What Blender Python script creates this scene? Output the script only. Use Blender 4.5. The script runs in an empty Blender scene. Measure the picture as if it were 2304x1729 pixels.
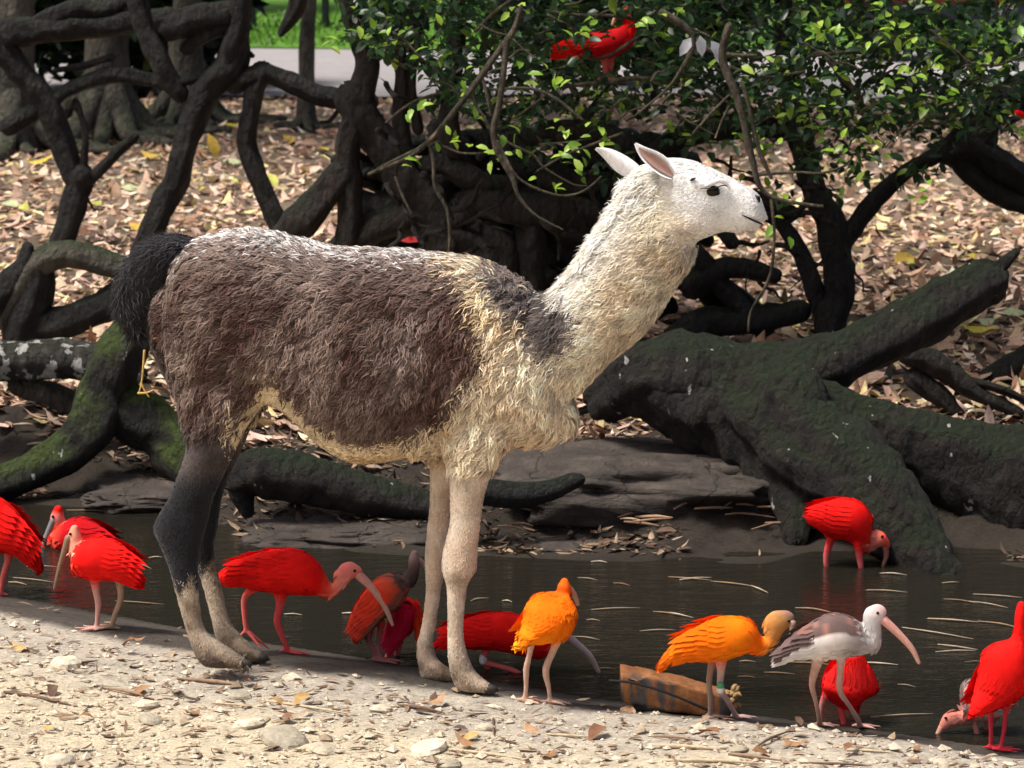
import bpy, math, random
import numpy as np
from mathutils import Vector, kdtree

R = math.radians
rng = np.random.default_rng(7)
random.seed(7)
sc = bpy.context.scene
COL = sc.collection

# ------------------------------------------------------------------ camera, sky, sun, exposure
F, CX, CY, CH = 6480.0, 1152.0, 864.5, 2.4
PITCH = math.atan((CY + 293.0) / F)
cam_d = bpy.data.cameras.new('camera'); cam = bpy.data.objects.new('camera', cam_d); COL.objects.link(cam)
cam.location = (0, 0, CH); cam.rotation_euler = (R(90) - PITCH, 0, 0)
cam_d.sensor_width = 36.0; cam_d.lens = F / 2304.0 * 36.0
cam_d.clip_start = 0.1; cam_d.clip_end = 400
cam_d.dof.use_dof = True; cam_d.dof.focus_distance = 8.6; cam_d.dof.aperture_fstop = 8.0
sc.camera = cam

SUN_EL, SUN_AZ = R(62), R(-108)          # azimuth from +Y towards +X
w = bpy.data.worlds.new('World'); sc.world = w; w.use_nodes = True
nt = w.node_tree; bg = nt.nodes['Background']; sky = nt.nodes.new('ShaderNodeTexSky')
sky.sky_type = 'NISHITA'; sky.sun_disc = False; sky.sun_elevation = SUN_EL; sky.sun_rotation = SUN_AZ
sky.air_density = 0.7; sky.dust_density = 7.0; sky.ozone_density = 0.2
nt.links.new(sky.outputs[0], bg.inputs[0]); bg.inputs[1].default_value = 0.088
sd = bpy.data.lights.new('sun', 'SUN'); sun = bpy.data.objects.new('sun', sd); COL.objects.link(sun)
sd.energy = 2.7; sd.angle = R(13); sd.color = (1.0, 0.955, 0.88)
sdir = Vector((math.sin(SUN_AZ) * math.cos(SUN_EL), math.cos(SUN_AZ) * math.cos(SUN_EL), math.sin(SUN_EL)))
sun.rotation_euler = sdir.to_track_quat('Z', 'Y').to_euler()
sc.view_settings.view_transform = 'Standard'; sc.view_settings.look = 'None'
sc.view_settings.exposure = 0.70; sc.view_settings.gamma = 1.0; sc.view_settings.use_curve_mapping = False
sc.cycles.max_bounces = 6; sc.cycles.diffuse_bounces = 3; sc.cycles.transparent_max_bounces = 4
sc.cycles.use_denoising = True

# ------------------------------------------------------------------ pixel <-> world helpers
cP, sP = math.cos(PITCH), math.sin(PITCH)
def ray(px, py):
    x = (px - CX) / F; y = -(py - CY) / F
    return np.array([x, cP + y * sP, -sP + y * cP])
CAM = np.array([0, 0, CH])
def atY(px, py, Y):
    d = ray(px, py); return CAM + d * (Y / d[1])
def on_plane(px, py, P0, n):
    d = ray(px, py); return CAM + d * (np.dot(n, P0 - CAM) / np.dot(n, d))
def project(P):
    q = np.asarray(P) - CAM
    f = q[..., 1] * cP - q[..., 2] * sP; u = q[..., 1] * sP + q[..., 2] * cP
    return np.stack([CX + F * q[..., 0] / f, CY - F * u / f], -1)
def m_px(Y): return Y / F * 1.012        # metres for one photo pixel at distance Y

def vnoise(P, seed=0):
    P = np.asarray(P, float); i = np.floor(P).astype(np.int64); f = P - i; f = f * f * (3 - 2 * f)
    def h(a, b, c):
        n = (a * 374761393 + b * 668265263 + c * 2147483647 + seed * 1013904223) & 0xFFFFFFFF
        n = ((n ^ (n >> 13)) * 1274126177) & 0xFFFFFFFF
        return ((n ^ (n >> 16)) & 0xFFFF) / 65535.0
    x, y, z = i[..., 0], i[..., 1], i[..., 2]; fx, fy, fz = f[..., 0], f[..., 1], f[..., 2]
    def l(a, b, t): return a + (b - a) * t
    c0 = l(l(h(x, y, z), h(x + 1, y, z), fx), l(h(x, y + 1, z), h(x + 1, y + 1, z), fx), fy)
    c1 = l(l(h(x, y, z + 1), h(x + 1, y, z + 1), fx), l(h(x, y + 1, z + 1), h(x + 1, y + 1, z + 1), fx), fy)
    return l(c0, c1, fz) * 2 - 1
def fbm(P, o=4, seed=0):
    P = np.asarray(P, float); r = 0; a = 1; s = 0
    for k in range(o):
        r = r + a * vnoise(P * 2 ** k, seed + k); s += a; a *= .5
    return r / s

# ------------------------------------------------------------------ terrain heights
WATER = -0.05
def ground_from_px(pts, z):
    out = []
    for px, py in pts:
        d = ray(px, py); P = CAM + d * ((z - CH) / d[2]); out.append((P[0], P[1]))
    return np.array(out)
near_shore = ground_from_px([(-900, 1220), (-300, 1300), (0, 1338), (300, 1392), (560, 1442), (800, 1478), (950, 1506), (1334, 1572), (1650, 1604), (2000, 1648), (2304, 1692), (2900, 1790), (3600, 1900)], WATER)
far_shore = ground_from_px([(-900, 1120), (0, 1128), (400, 1140), (560, 1225), (1000, 1244), (1500, 1262), (1720, 1262), (1830, 1235), (2100, 1240), (2304, 1272), (3300, 1280)], WATER)
def yn(x): return np.interp(x, near_shore[:, 0], near_shore[:, 1])
def yf(x): return np.interp(x, far_shore[:, 0], far_shore[:, 1])
def sstep(a, b, t):
    t = np.clip((t - a) / (b - a), 0, 1); return t * t * (3 - 2 * t)
def height(x, y, fine=True):
    x = np.asarray(x, float); y = np.asarray(y, float)
    dn = yn(x) - y; df = y - yf(x)                       # inland distances
    zn = np.where(dn > 0, WATER + 0.055 * sstep(0, .35, dn) + 0.012 * np.clip(dn - .3, 0, 6), 0)
    zf = np.where(df > 0, WATER + 0.20 * sstep(0, .9, df) + 0.10 * sstep(.5, 2.2, df) + 0.02 * np.sin(x * 1.3 + y * .7) * sstep(1, 4, df), 0)
    inw = (dn <= 0) & (df <= 0)
    mid = np.maximum(dn, df)
    z = np.where(inw, WATER - 0.22 * sstep(0, .5, -mid), np.where(dn > 0, zn, zf))
    if fine:
        P = np.stack([x * 3, y * 3, x * 0], -1)
        land = sstep(0.0, .15, mid)
        z = z + fbm(P, 3, 3) * (0.012 + 0.02 * sstep(.2, 1, df)) * land + fbm(P * 9, 3, 9) * (0.007 + .016 * sstep(.05, .3, df) * (1 - sstep(1.2, 2.2, df))) * land
        z = z + fbm(P * np.array([.8, 1.6, 1]), 3, 33) * 0.09 * np.exp(-((df - .45) / .4) ** 2)
    return z
def hit(px, py):
    """where the photo ray meets the terrain (or the water bed)"""
    d = ray(px, py); t = np.concatenate([np.arange(6.0, 14, .03), np.arange(14, 60, .12)]) / d[1]
    for k in range(2):
        P = CAM + d * t[:, None]; b = P[:, 2] <= height(P[:, 0], P[:, 1]); i = int(np.argmax(b)) if b.any() else len(t) - 1
        if k == 0: t = np.linspace(t[max(i - 1, 0)], t[i], 24)
    return P[i].copy()

# ------------------------------------------------------------------ mesh helpers
def mesh_from(name, V, faces, col=None, smooth=True):
    """V (n,3); faces: list of (m,k) int arrays"""
    V = np.asarray(V, np.float32); me = bpy.data.meshes.new(name)
    faces = [np.asarray(f, np.int32) for f in faces if len(f)]
    nl = sum(f.size for f in faces); nf = sum(len(f) for f in faces)
    me.vertices.add(len(V)); me.vertices.foreach_set('co', V.ravel())
    me.loops.add(nl); me.polygons.add(nf)
    me.loops.foreach_set('vertex_index', np.concatenate([f.ravel() for f in faces]))
    tot = np.concatenate([np.full(len(f), f.shape[1], np.int32) for f in faces])
    st = np.concatenate([[0], np.cumsum(tot)[:-1]]).astype(np.int32)
    me.polygons.foreach_set('loop_start', st); me.polygons.foreach_set('loop_total', tot)
    me.polygons.foreach_set('use_smooth', np.full(nf, smooth))
    me.update(calc_edges=True); me.validate()
    if col is not None: set_col(me, col)
    return me
def set_col(me, col):
    a = me.color_attributes.new('Col', 'FLOAT_COLOR', 'POINT')
    c = np.ones((len(me.vertices), 4), np.float32); c[:, :3] = col
    a.data.foreach_set('color', c.ravel())
def obj(name, me, mat=None, parent=None, **props):
    o = bpy.data.objects.new(name, me); COL.objects.link(o)
    if mat is not None and me is not None and not me.materials: me.materials.append(mat)
    if parent is not None: o.parent = parent
    for k, v in props.items(): o[k] = v
    return o
def thing(name, label, cat, loc, group=None):
    o = bpy.data.objects.new(name, None); COL.objects.link(o); o.location = loc
    o.empty_display_size = .1; o['label'] = label; o['category'] = cat
    if group: o['group'] = group
    return o
def tag(o, label, cat, group=None):
    o['label'] = label; o['category'] = cat
    if group: o['group'] = group
    return o
def rebase(V, loc): return np.asarray(V) - np.asarray(loc)

def catmull(A, sub):
    A = np.asarray(A, float); n = len(A); out = []; tt = np.linspace(0, 1, sub, endpoint=False)
    for i in range(n - 1):
        p0, p1, p2, p3 = A[max(i - 1, 0)], A[i], A[i + 1], A[min(i + 2, n - 1)]
        for t in tt:
            out.append(.5 * (2 * p1 + (p2 - p0) * t + (2 * p0 - 5 * p1 + 4 * p2 - p3) * t * t + (3 * p1 - p0 - 3 * p2 + p3) * t ** 3))
    out.append(A[-1]); return np.array(out)

def loft(C, E1, E2, seg=16, power=2.0, tip=True):
    """closed tube through centres C with half-axes E1, E2; rounded ends"""
    C, E1, E2 = map(np.asarray, (C, E1, E2))
    if tip:
        def endcap(c, cn, e1, e2, s):
            ax = c - cn; ax = ax / (np.linalg.norm(ax) + 1e-9); r = min(np.linalg.norm(e1), np.linalg.norm(e2))
            cc, a, b = [], [], []
            for f in s: cc.append(c + ax * r * math.sin(f)); a.append(e1 * math.cos(f)); b.append(e2 * math.cos(f))
            return cc, a, b
        s = [.5, 1.0, 1.4]
        c1, a1, b1 = endcap(C[0], C[1], E1[0], E2[0], s); c2, a2, b2 = endcap(C[-1], C[-2], E1[-1], E2[-1], s)
        C = np.concatenate([c1[::-1], C, c2]); E1 = np.concatenate([a1[::-1], E1, a2]); E2 = np.concatenate([b1[::-1], E2, b2])
    n = len(C); th = np.linspace(0, 2 * np.pi, seg, endpoint=False)
    ct, st = np.cos(th), np.sin(th)
    if power != 2.0:
        ct = np.sign(ct) * np.abs(ct) ** (2 / power); st = np.sign(st) * np.abs(st) ** (2 / power)
    V = C[:, None] + ct[None, :, None] * E1[:, None] + st[None, :, None] * E2[:, None]
    V = V.reshape(-1, 3); i = np.arange(n - 1)[:, None] * seg; j = np.arange(seg)[None]; j2 = (j + 1) % seg
    Q = np.stack([i + j, i + j2, i + seg + j2, i + seg + j], -1).reshape(-1, 4)
    V = np.concatenate([V, C[:1], C[-1:]]); a = len(V) - 2; b = len(V) - 1; jj = np.arange(seg)
    T = np.concatenate([np.stack([np.full(seg, a), (jj + 1) % seg, jj], -1), np.stack([np.full(seg, b), (n - 1) * seg + jj, (n - 1) * seg + (jj + 1) % seg], -1)])
    return V, Q, T
class Geo:
    def __init__(s): s.V = []; s.Q = []; s.T = []; s.C = []; s.n = 0
    def add(s, V, Q=None, T=None, C=None):
        V = np.asarray(V, float)
        if Q is not None and len(Q): s.Q.append(np.asarray(Q) + s.n)
        if T is not None and len(T): s.T.append(np.asarray(T) + s.n)
        s.V.append(V); s.n += len(V)
        if C is not None: s.C.append(np.broadcast_to(np.asarray(C, float), (len(V), 3)))
    def mesh(s, name, loc=(0, 0, 0), smooth=True):
        fs = []
        if s.Q: fs.append(np.concatenate(s.Q))
        if s.T: fs.append(np.concatenate(s.T))
        return mesh_from(name, rebase(np.concatenate(s.V), loc), fs, np.concatenate(s.C) if s.C else None, smooth)
def tube(P, r, seg=10, rough=0.0, seed=0, sub=4, flat=1.0, nscale=6.0):
    """tube through world points with radii, lumpy when rough > 0"""
    A = catmull(np.column_stack([np.asarray(P, float), np.asarray(r, float)]), sub)
    C, rr = A[:, :3], np.maximum(A[:, 3], 1e-4)
    T = np.gradient(C, axis=0); T /= np.linalg.norm(T, axis=1)[:, None] + 1e-9
    ref = np.array([.13, 1.0, .21]); ref /= np.linalg.norm(ref)
    N = np.cross(T, ref); N /= np.linalg.norm(N, axis=1)[:, None] + 1e-9; B = np.cross(T, N)
    V, Q, Tt = loft(C, N * rr[:, None], B * rr[:, None] * flat, seg)
    if rough > 0:
        n = len(V); idx = np.minimum(np.arange(n) // seg, len(C) + 5); cc = np.concatenate([[C[0]] * 3, C, [C[-1]] * 3])[np.minimum(idx, len(C) + 5)]
        jj = np.concatenate([np.tile(np.arange(seg), n // seg), [0] * (n % seg)])[:n] / seg * 2 * np.pi; sl = idx * (np.linalg.norm(C[-1] - C[0]) / (len(C) + 1e-9)) / (rr.mean() + 1e-6)
        fl = vnoise(np.stack([np.cos(jj) * 2.4 + seed, np.sin(jj) * 2.4, sl * .22], -1), seed + 9) + .5 * vnoise(np.stack([np.cos(jj) * 5 + seed, np.sin(jj) * 5, sl * .4], -1), seed + 19)
        d = V - cc; d = d * (1 + rough * .75 * fl)[:, None]; V = cc + d * (1 + rough * (fbm(V * nscale, 3, seed))[:, None] + rough * .6 * vnoise(V * nscale * 3.1, seed + 5)[:, None])
    return V, Q, Tt

# ------------------------------------------------------------------ materials
def mat_new(name):
    m = bpy.data.materials.new(name); m.use_nodes = True
    return m, m.node_tree, m.node_tree.nodes['Principled BSDF']
def nd(nt, t, **kw):
    n = nt.nodes.new(t)
    for k, v in kw.items(): setattr(n, k, v)
    return n
def noise_node(nt, scale, detail=4, rough=.6, vec=None, stretch=None):
    n = nd(nt, 'ShaderNodeTexNoise'); n.inputs['Scale'].default_value = scale; n.inputs['Detail'].default_value = detail; n.inputs['Roughness'].default_value = rough
    g = nd(nt, 'ShaderNodeNewGeometry') if vec is None else None
    src = g.outputs['Position'] if g else vec
    if stretch:
        mp = nd(nt, 'ShaderNodeMapping'); mp.inputs['Scale'].default_value = stretch; nt.links.new(src, mp.inputs[0]); src = mp.outputs[0]
    nt.links.new(src, n.inputs['Vector']); return n
def ramp(nt, fac, stops):
    r = nd(nt, 'ShaderNodeValToRGB'); cr = r.color_ramp
    while len(cr.elements) < len(stops): cr.elements.new(.5)
    for e, (p, c) in zip(cr.elements, stops): e.position = p; e.color = (*c, 1)
    nt.links.new(fac, r.inputs[0]); return r
def mixc(nt, a, b, fac, mode='MIX'):
    m = nd(nt, 'ShaderNodeMix', data_type='RGBA', blend_type=mode)
    for s, v in ((m.inputs[0], fac), (m.inputs[6], a), (m.inputs[7], b)):
        if hasattr(v, 'links'): nt.links.new(v, s)
        elif isinstance(v, (tuple, list)): s.default_value = (*v, 1)
        else: s.default_value = v
    return m.outputs[2]
def bump(nt, bs, h, strength, dist=.01):
    b = nd(nt, 'ShaderNodeBump'); b.inputs['Strength'].default_value = strength; b.inputs['Distance'].default_value = dist
    nt.links.new(h, b.inputs['Height']); nt.links.new(b.outputs[0], bs.inputs['Normal'])
def attr_mat(name, rough=.7, spec=.3, var=.25, vscale=60, bscale=200, bstr=.3, bdist=.004, trans=0, stretch=None, sheen=0):
    m, nt, bs = mat_new(name)
    at = nd(nt, 'ShaderNodeAttribute', attribute_name='Col')
    n = noise_node(nt, vscale, 4, .6, None, stretch); r = ramp(nt, n.outputs[0], [(.3, (1 - var,) * 3), (.7, (1 + var * .6,) * 3)])
    c = mixc(nt, at.outputs[0], r.outputs[0], 1.0, 'MULTIPLY')
    nt.links.new(c, bs.inputs['Base Color']); bs.inputs['Roughness'].default_value = rough; bs.inputs['Specular IOR Level'].default_value = spec
    if sheen: bs.inputs['Sheen Weight'].default_value = sheen
    if bstr: bump(nt, bs, noise_node(nt, bscale, 3, .6, None, stretch).outputs[0], bstr, bdist)
    if trans:
        tr = nd(nt, 'ShaderNodeBsdfTranslucent'); nt.links.new(c, tr.inputs[0])
        mx = nd(nt, 'ShaderNodeMixShader'); mx.inputs[0].default_value = trans
        nt.links.new(bs.outputs[0], mx.inputs[1]); nt.links.new(tr.outputs[0], mx.inputs[2])
        nt.links.new(mx.outputs[0], nt.nodes['Material Output'].inputs[0])
    return m
def flat_mat(name, col, rough=.5, spec=.4, metal=0, var=.2, vscale=40, bstr=.2, bscale=120):
    m, nt, bs = mat_new(name)
    n = noise_node(nt, vscale); r = ramp(nt, n.outputs[0], [(.3, tuple(c * (1 - var) for c in col)), (.7, tuple(min(1, c * (1 + var * .6)) for c in col))])
    nt.links.new(r.outputs[0], bs.inputs['Base Color']); bs.inputs['Roughness'].default_value = rough
    bs.inputs['Specular IOR Level'].default_value = spec; bs.inputs['Metallic'].default_value = metal
    if bstr: bump(nt, bs, noise_node(nt, bscale).outputs[0], bstr, .004)
    return m
def bark_mat(name, dark, light, moss, moss_amt, droppings=0.0, scale=14, stretch=(1, 1, .35)):
    m, nt, bs = mat_new(name)
    n = noise_node(nt, scale, 6, .65, None, stretch); c = ramp(nt, n.outputs[0], [(.36, dark), (.58, light), (.74, tuple(x * 2.2 for x in light))]).outputs[0]
    g = nd(nt, 'ShaderNodeNewGeometry'); sep = nd(nt, 'ShaderNodeSeparateXYZ'); nt.links.new(g.outputs['Normal'], sep.inputs[0])
    mn = noise_node(nt, 5, 5, .7); ad = nd(nt, 'ShaderNodeMath', operation='ADD'); nt.links.new(mn.outputs[0], ad.inputs[0])
    ml = nd(nt, 'ShaderNodeMath', operation='MULTIPLY'); nt.links.new(sep.outputs[2], ml.inputs[0]); ml.inputs[1].default_value = .42; nt.links.new(ml.outputs[0], ad.inputs[1])
    mk = ramp(nt, ad.outputs[0], [(.74 - moss_amt * .5, (0, 0, 0)), (.96 - moss_amt * .5, (1, 1, 1))])
    mcol = ramp(nt, noise_node(nt, 45, 5, .7).outputs[0], [(.3, tuple(x * .45 for x in moss)), (.55, moss), (.75, tuple(x * 1.8 for x in moss))])
    c = mixc(nt, c, mcol.outputs[0], mk.outputs[0])
    if droppings:
        dn = noise_node(nt, 16, 3, .6, None, (1, 1, .6)); dr = ramp(nt, dn.outputs[0], [(.70 - droppings * .2, (0, 0, 0)), (.735 - droppings * .2, (1, 1, 1))])
        c = mixc(nt, c, (.55, .55, .52), dr.outputs[0])
    nt.links.new(c, bs.inputs['Base Color']); bs.inputs['Roughness'].default_value = .68; bs.inputs['Specular IOR Level'].default_value = .35
    n2 = noise_node(nt, scale * 2.0, 8, .75, None, stretch); vo = nd(nt, 'ShaderNodeTexVoronoi'); vo.inputs['Scale'].default_value = 34
    wv = mixc(nt, g.outputs['Position'], noise_node(nt, 14, 4).outputs['Color'], .06); mpv = nd(nt, 'ShaderNodeMapping'); mpv.inputs['Scale'].default_value = (1, 1, .45); nt.links.new(wv, mpv.inputs[0]); nt.links.new(mpv.outputs[0], vo.inputs['Vector'])
    hh = nd(nt, 'ShaderNodeMath', operation='MULTIPLY_ADD'); nt.links.new(vo.outputs['Distance'], hh.inputs[0]); hh.inputs[1].default_value = -.55; nt.links.new(n2.outputs[0], hh.inputs[2]); bump(nt, bs, hh.outputs[0], 1.0, .06)
    return m

M = {}
M['bark_dark'] = bark_mat('dark bark', (.004, .004, .005), (.015, .013, .012), (.012, .020, .006), .05)
M['bark_brown'] = bark_mat('brown bark', (.006, .005, .0045), (.027, .019, .015), (.014, .020, .007), .02)
M['bark_grey'] = bark_mat('grey buttress bark', (.035, .033, .026), (.115, .105, .08), (.035, .05, .018), .12, scale=6)
M['log_grey'] = bark_mat('grey weathered log', (.012, .012, .012), (.06, .057, .05), (.03, .035, .015), 0, droppings=.75)
M['log_moss'] = bark_mat('mossy log', (.005, .006, .004), (.022, .020, .013), (.05, .078, .010), .34, droppings=.05)
M['log_black'] = bark_mat('wet black log', (.004, .005, .005), (.014, .014, .013), (.010, .018, .007), .06)
M['log_darkmoss'] = bark_mat('dark mossy log', (.004, .0038, .0034), (.021, .016, .012), (.013, .024, .0055), .15, droppings=.06)
M['root_pale'] = bark_mat('pale dead root', (.05, .042, .034), (.15, .125, .10), (.05, .06, .02), 0)
M['twig'] = bark_mat('twig bark', (.05, .038, .026), (.17, .135, .095), (.08, .10, .03), .10, scale=30)
M['leaf'] = attr_mat('green leaf', rough=.38, spec=.45, var=.2, vscale=40, bstr=.1, trans=.35)
M['litter'] = attr_mat('dry leaf', rough=.8, spec=.15, var=.3, vscale=50, bscale=90, bstr=.3, trans=.1)
M['stick'] = attr_mat('dry stick', rough=.8, spec=.2, var=.3, vscale=70, bstr=.4)
M['stone'] = attr_mat('limestone pebble', rough=.9, spec=.2, var=.3, vscale=45, bscale=90, bstr=.6, bdist=.006)
M['wool'] = attr_mat('wool', rough=.9, spec=.12, var=.18, vscale=35, bstr=0, sheen=.25)
M['skin'] = attr_mat('short llama coat', rough=.85, spec=.15, var=.18, vscale=70, bscale=240, bstr=.5, bdist=.004, stretch=(1, 1, .35), sheen=.2)
M['plume'] = attr_mat('feather', rough=.75, spec=.08, var=.14, vscale=40, bscale=260, bstr=.2, bdist=.003)
M['horn'] = attr_mat('bill and leg skin', rough=.5, spec=.35, var=.18, vscale=120, bscale=300, bstr=.3, bdist=.002)
M['eye'] = flat_mat('eye', (.004, .0035, .0035), .25, .25, var=0, bstr=0)
M['pink'] = flat_mat('ear skin', (.40, .25, .21), .8, .2)
M['hoof'] = flat_mat('hoof', (.028, .025, .022), .6, .3)
M['ring_white'] = flat_mat('white leg ring', (.75, .75, .72), .4, .4, var=.05)
M['ring_green'] = flat_mat('green leg ring', (.08, .32, .16), .4, .4, var=.05)
M['strap'] = flat_mat('black strap', (.012, .012, .014), .5, .4)

# ------------------------------------------------------------------ ground, water, road, lawn
def span(parts):
    out = []
    for a, b, s in parts: out += list(np.arange(a, b - 1e-6, s))
    return np.array(out + [parts[-1][1]])
xs = span([(-90, -20, 10), (-20, -6, 1), (-6, -2.6, .12), (-2.6, 2.6, .024), (2.6, 6, .12), (6, 20, 1), (20, 90, 10)])
ys = span([(-40, 0, 5), (0, 6.6, .4), (6.6, 12.4, .022), (12.4, 18, .1), (18, 40, .4), (40, 120, 5)])
XX, YY = np.meshgrid(xs, ys); ZZ = height(XX, YY)
V = np.stack([XX, YY, ZZ], -1).reshape(-1, 3); nx, ny = len(xs), len(ys)
i = (np.arange(ny - 1)[:, None] * nx + np.arange(nx - 1)[None]).ravel()
Qg = np.stack([i, i + 1, i + nx + 1, i + nx], -1)
x, y = V[:, 0], V[:, 1]; dn = yn(x) - y + .05 * fbm(V * 2.2, 3, 5); df = y - yf(x) + .08 * fbm(V * 2.0, 3, 6)
def lerp(a, b, t):
    a = np.atleast_2d(np.asarray(a, float)); b = np.atleast_2d(np.asarray(b, float)); t = np.asarray(t, float)[:, None]
    return a * (1 - t) + b * t
base = np.tile(np.array([.030, .026, .018]), (len(V), 1))                       # pond bed
wet = np.array([.080, .069, .059]); sand = np.array([.63, .55, .40]); grey = np.array([.50, .455, .38])
ww_ = np.interp(x, [-1.7, -.6, .1, .5, 1.5], [.42, .46, .30, .18, .20]); c = lerp(base, wet, sstep(-.02, .03, dn)); c = lerp(c, grey, sstep(-.03, .05, dn - ww_)); c = lerp(c, sand, sstep(.25, .7, dn - ww_ + .12 * fbm(V * 3, 2, 8)))
mud = np.array([.034, .027, .021]); soil = np.array([.115, .085, .060]); dry = np.array([.21, .165, .12])
c = lerp(c, mud, sstep(-.05, .05, df)); c = lerp(c, soil, sstep(.9, 1.8, df)); c = lerp(c, dry, sstep(4, 9, df))
me = mesh_from('ground', V, [Qg], c)
gm, gnt, gbs = mat_new('ground earth')
at = nd(gnt, 'ShaderNodeAttribute', attribute_name='Col')
n1 = noise_node(gnt, 9, 6, .7); n2 = noise_node(gnt, 55, 5, .75, None, (1, 2.2, 1)); n3 = noise_node(gnt, 150, 3, .7)
r1 = ramp(gnt, n1.outputs[0], [(.3, (.72, .72, .74)), (.7, (1.15, 1.13, 1.1))]); r2 = ramp(gnt, n2.outputs[0], [(.36, (.42, .40, .38)), (.5, (1, 1, 1)), (.68, (1.3, 1.28, 1.22))])
c1 = mixc(gnt, at.outputs[0], r1.outputs[0], 1, 'MULTIPLY'); c2 = mixc(gnt, c1, r2.outputs[0], .8, 'MULTIPLY')
gnt.links.new(c2, gbs.inputs['Base Color']); gbs.inputs['Roughness'].default_value = .85; gbs.inputs['Specular IOR Level'].default_value = .25
ad = nd(gnt, 'ShaderNodeMath', operation='ADD'); gnt.links.new(n2.outputs[0], ad.inputs[0]); gnt.links.new(n3.outputs[0], ad.inputs[1])
bump(gnt, gbs, ad.outputs[0], .7, .012)
obj('ground', me, gm, kind='structure')

wm, wnt, wbs = mat_new('pond water')
wbs.inputs['Base Color'].default_value = (.014, .0125, .009, 1); wbs.inputs['Roughness'].default_value = .07; wbs.inputs['IOR'].default_value = 1.33
wa = noise_node(wnt, 7, 3, .55, None, (1, 3.2, 1)); wb = noise_node(wnt, 30, 2, .5, None, (1, 3.0, 1)); mm = nd(wnt, 'ShaderNodeMath', operation='MULTIPLY_ADD')
wnt.links.new(wb.outputs[0], mm.inputs[0]); mm.inputs[1].default_value = .35; wnt.links.new(wa.outputs[0], mm.inputs[2]); bump(wnt, wbs, mm.outputs[0], .24, .03)
wx = np.linspace(-14, 14, 57); wy = []
Vw = []; 
for xx in wx:
    Vw += [(xx, yn(xx) - .25, WATER), (xx, yf(xx) + .25, WATER)]
k = np.arange(len(wx) - 1) * 2
obj('pond_water', mesh_from('pond_water', np.array(Vw), [np.stack([k, k + 2, k + 3, k + 1], -1)]), wm, kind='structure')

def ribbon(name, x0, x1, y0, y1, dz, mat, nx=60, ny=12, wob=.15):
    X, Yy = np.meshgrid(np.linspace(x0, x1, nx), np.linspace(0, 1, ny))
    w0 = wob * fbm(np.stack([X * .7, X * 0, X * 0 + 3], -1), 3, 4); Y2 = y0 + (y1 - y0) * Yy + w0 * (1 - Yy) + w0[::-1] * Yy
    Z = height(X, Y2, False) + dz; V = np.stack([X, Y2, Z], -1).reshape(-1, 3)
    i = (np.arange(ny - 1)[:, None] * nx + np.arange(nx - 1)[None]).ravel()
    return obj(name, mesh_from(name, V, [np.stack([i, i + 1, i + nx + 1, i + nx], -1)]), mat, kind='structure')
def gy(py, z=.25): return (F * (CH - z)) / (py + 293.0)
Y_ROAD0, Y_ROAD1 = gy(212), gy(110)
M['road'] = flat_mat('pale concrete road', (.30, .285, .295), .85, .2, var=.12, vscale=6)
M['lawn'] = flat_mat('lawn', (.10, .22, .035), .9, .1, var=.35, vscale=9, bstr=.6, bscale=60)
ribbon('road', -40, 40, Y_ROAD0, Y_ROAD1, .03, M['road'])
ribbon('lawn', -60, 60, Y_ROAD1 + .15, 75, .035, M['lawn'], wob=.0)

# ------------------------------------------------------------------ scattering ribbons (wool, feathers)
def tri_data(me):
    me.calc_loop_triangles(); n = len(me.loop_triangles)
    T = np.empty(n * 3, np.int32); me.loop_triangles.foreach_get('vertices', T); T = T.reshape(-1, 3)
    V = np.empty(len(me.vertices) * 3, np.float32); me.vertices.foreach_get('co', V); V = V.reshape(-1, 3).astype(float)
    N = np.empty(len(me.vertices) * 3, np.float32); me.vertices.foreach_get('normal', N); N = N.reshape(-1, 3).astype(float)
    return V, N, T
def sample(V, T, n, dens=None):
    a, b, cc = V[T[:, 0]], V[T[:, 1]], V[T[:, 2]]
    ar = np.linalg.norm(np.cross(b - a, cc - a), axis=1) * .5
    if dens is not None: ar = ar * dens[T].mean(1)
    cum = np.cumsum(ar); k = np.searchsorted(cum, rng.random(n) * cum[-1]); k = np.minimum(k, len(T) - 1)
    u, v = rng.random(n), rng.random(n); s = u + v > 1; u[s] = 1 - u[s]; v[s] = 1 - v[s]
    return k, np.stack([1 - u - v, u, v], -1)
def norm(a): return a / (np.linalg.norm(a, axis=-1, keepdims=True) + 1e-9)
def ribbons(P, N, D, L, Wd, lift, col, roll=.5, curl=.25, sink=.003, droop=.12):
    """tapered blades lying along D on a surface with normal N"""
    n = len(P); T = norm(D - N * (D * N).sum(1)[:, None]); S = np.cross(N, T)
    a = (rng.random(n) - .5) * 2 * roll; S2 = S * np.cos(a)[:, None] + N * np.sin(a)[:, None]
    cu = ((rng.random(n) - .5) * 2 * curl)[:, None]
    L = np.asarray(L)[:, None]; Wd = np.asarray(Wd)[:, None]; li = np.asarray(lift)[:, None] if np.ndim(lift) else lift
    p0 = P - N * sink; p1 = P + T * L * .5 + N * L * li * .7 + S * L * cu * .5; p2 = P + T * L + N * L * (li - droop) - S * L * cu * .3
    V = np.stack([p0 - S2 * Wd * .5, p0 + S2 * Wd * .5, p1 + S2 * Wd * .45, p1 - S2 * Wd * .45, p2], 1).reshape(-1, 3)
    i = np.arange(n) * 5
    return V, np.stack([i, i + 1, i + 2, i + 3], -1), np.stack([i + 3, i + 2, i + 4], -1), np.repeat(col, 5, axis=0)
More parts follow.
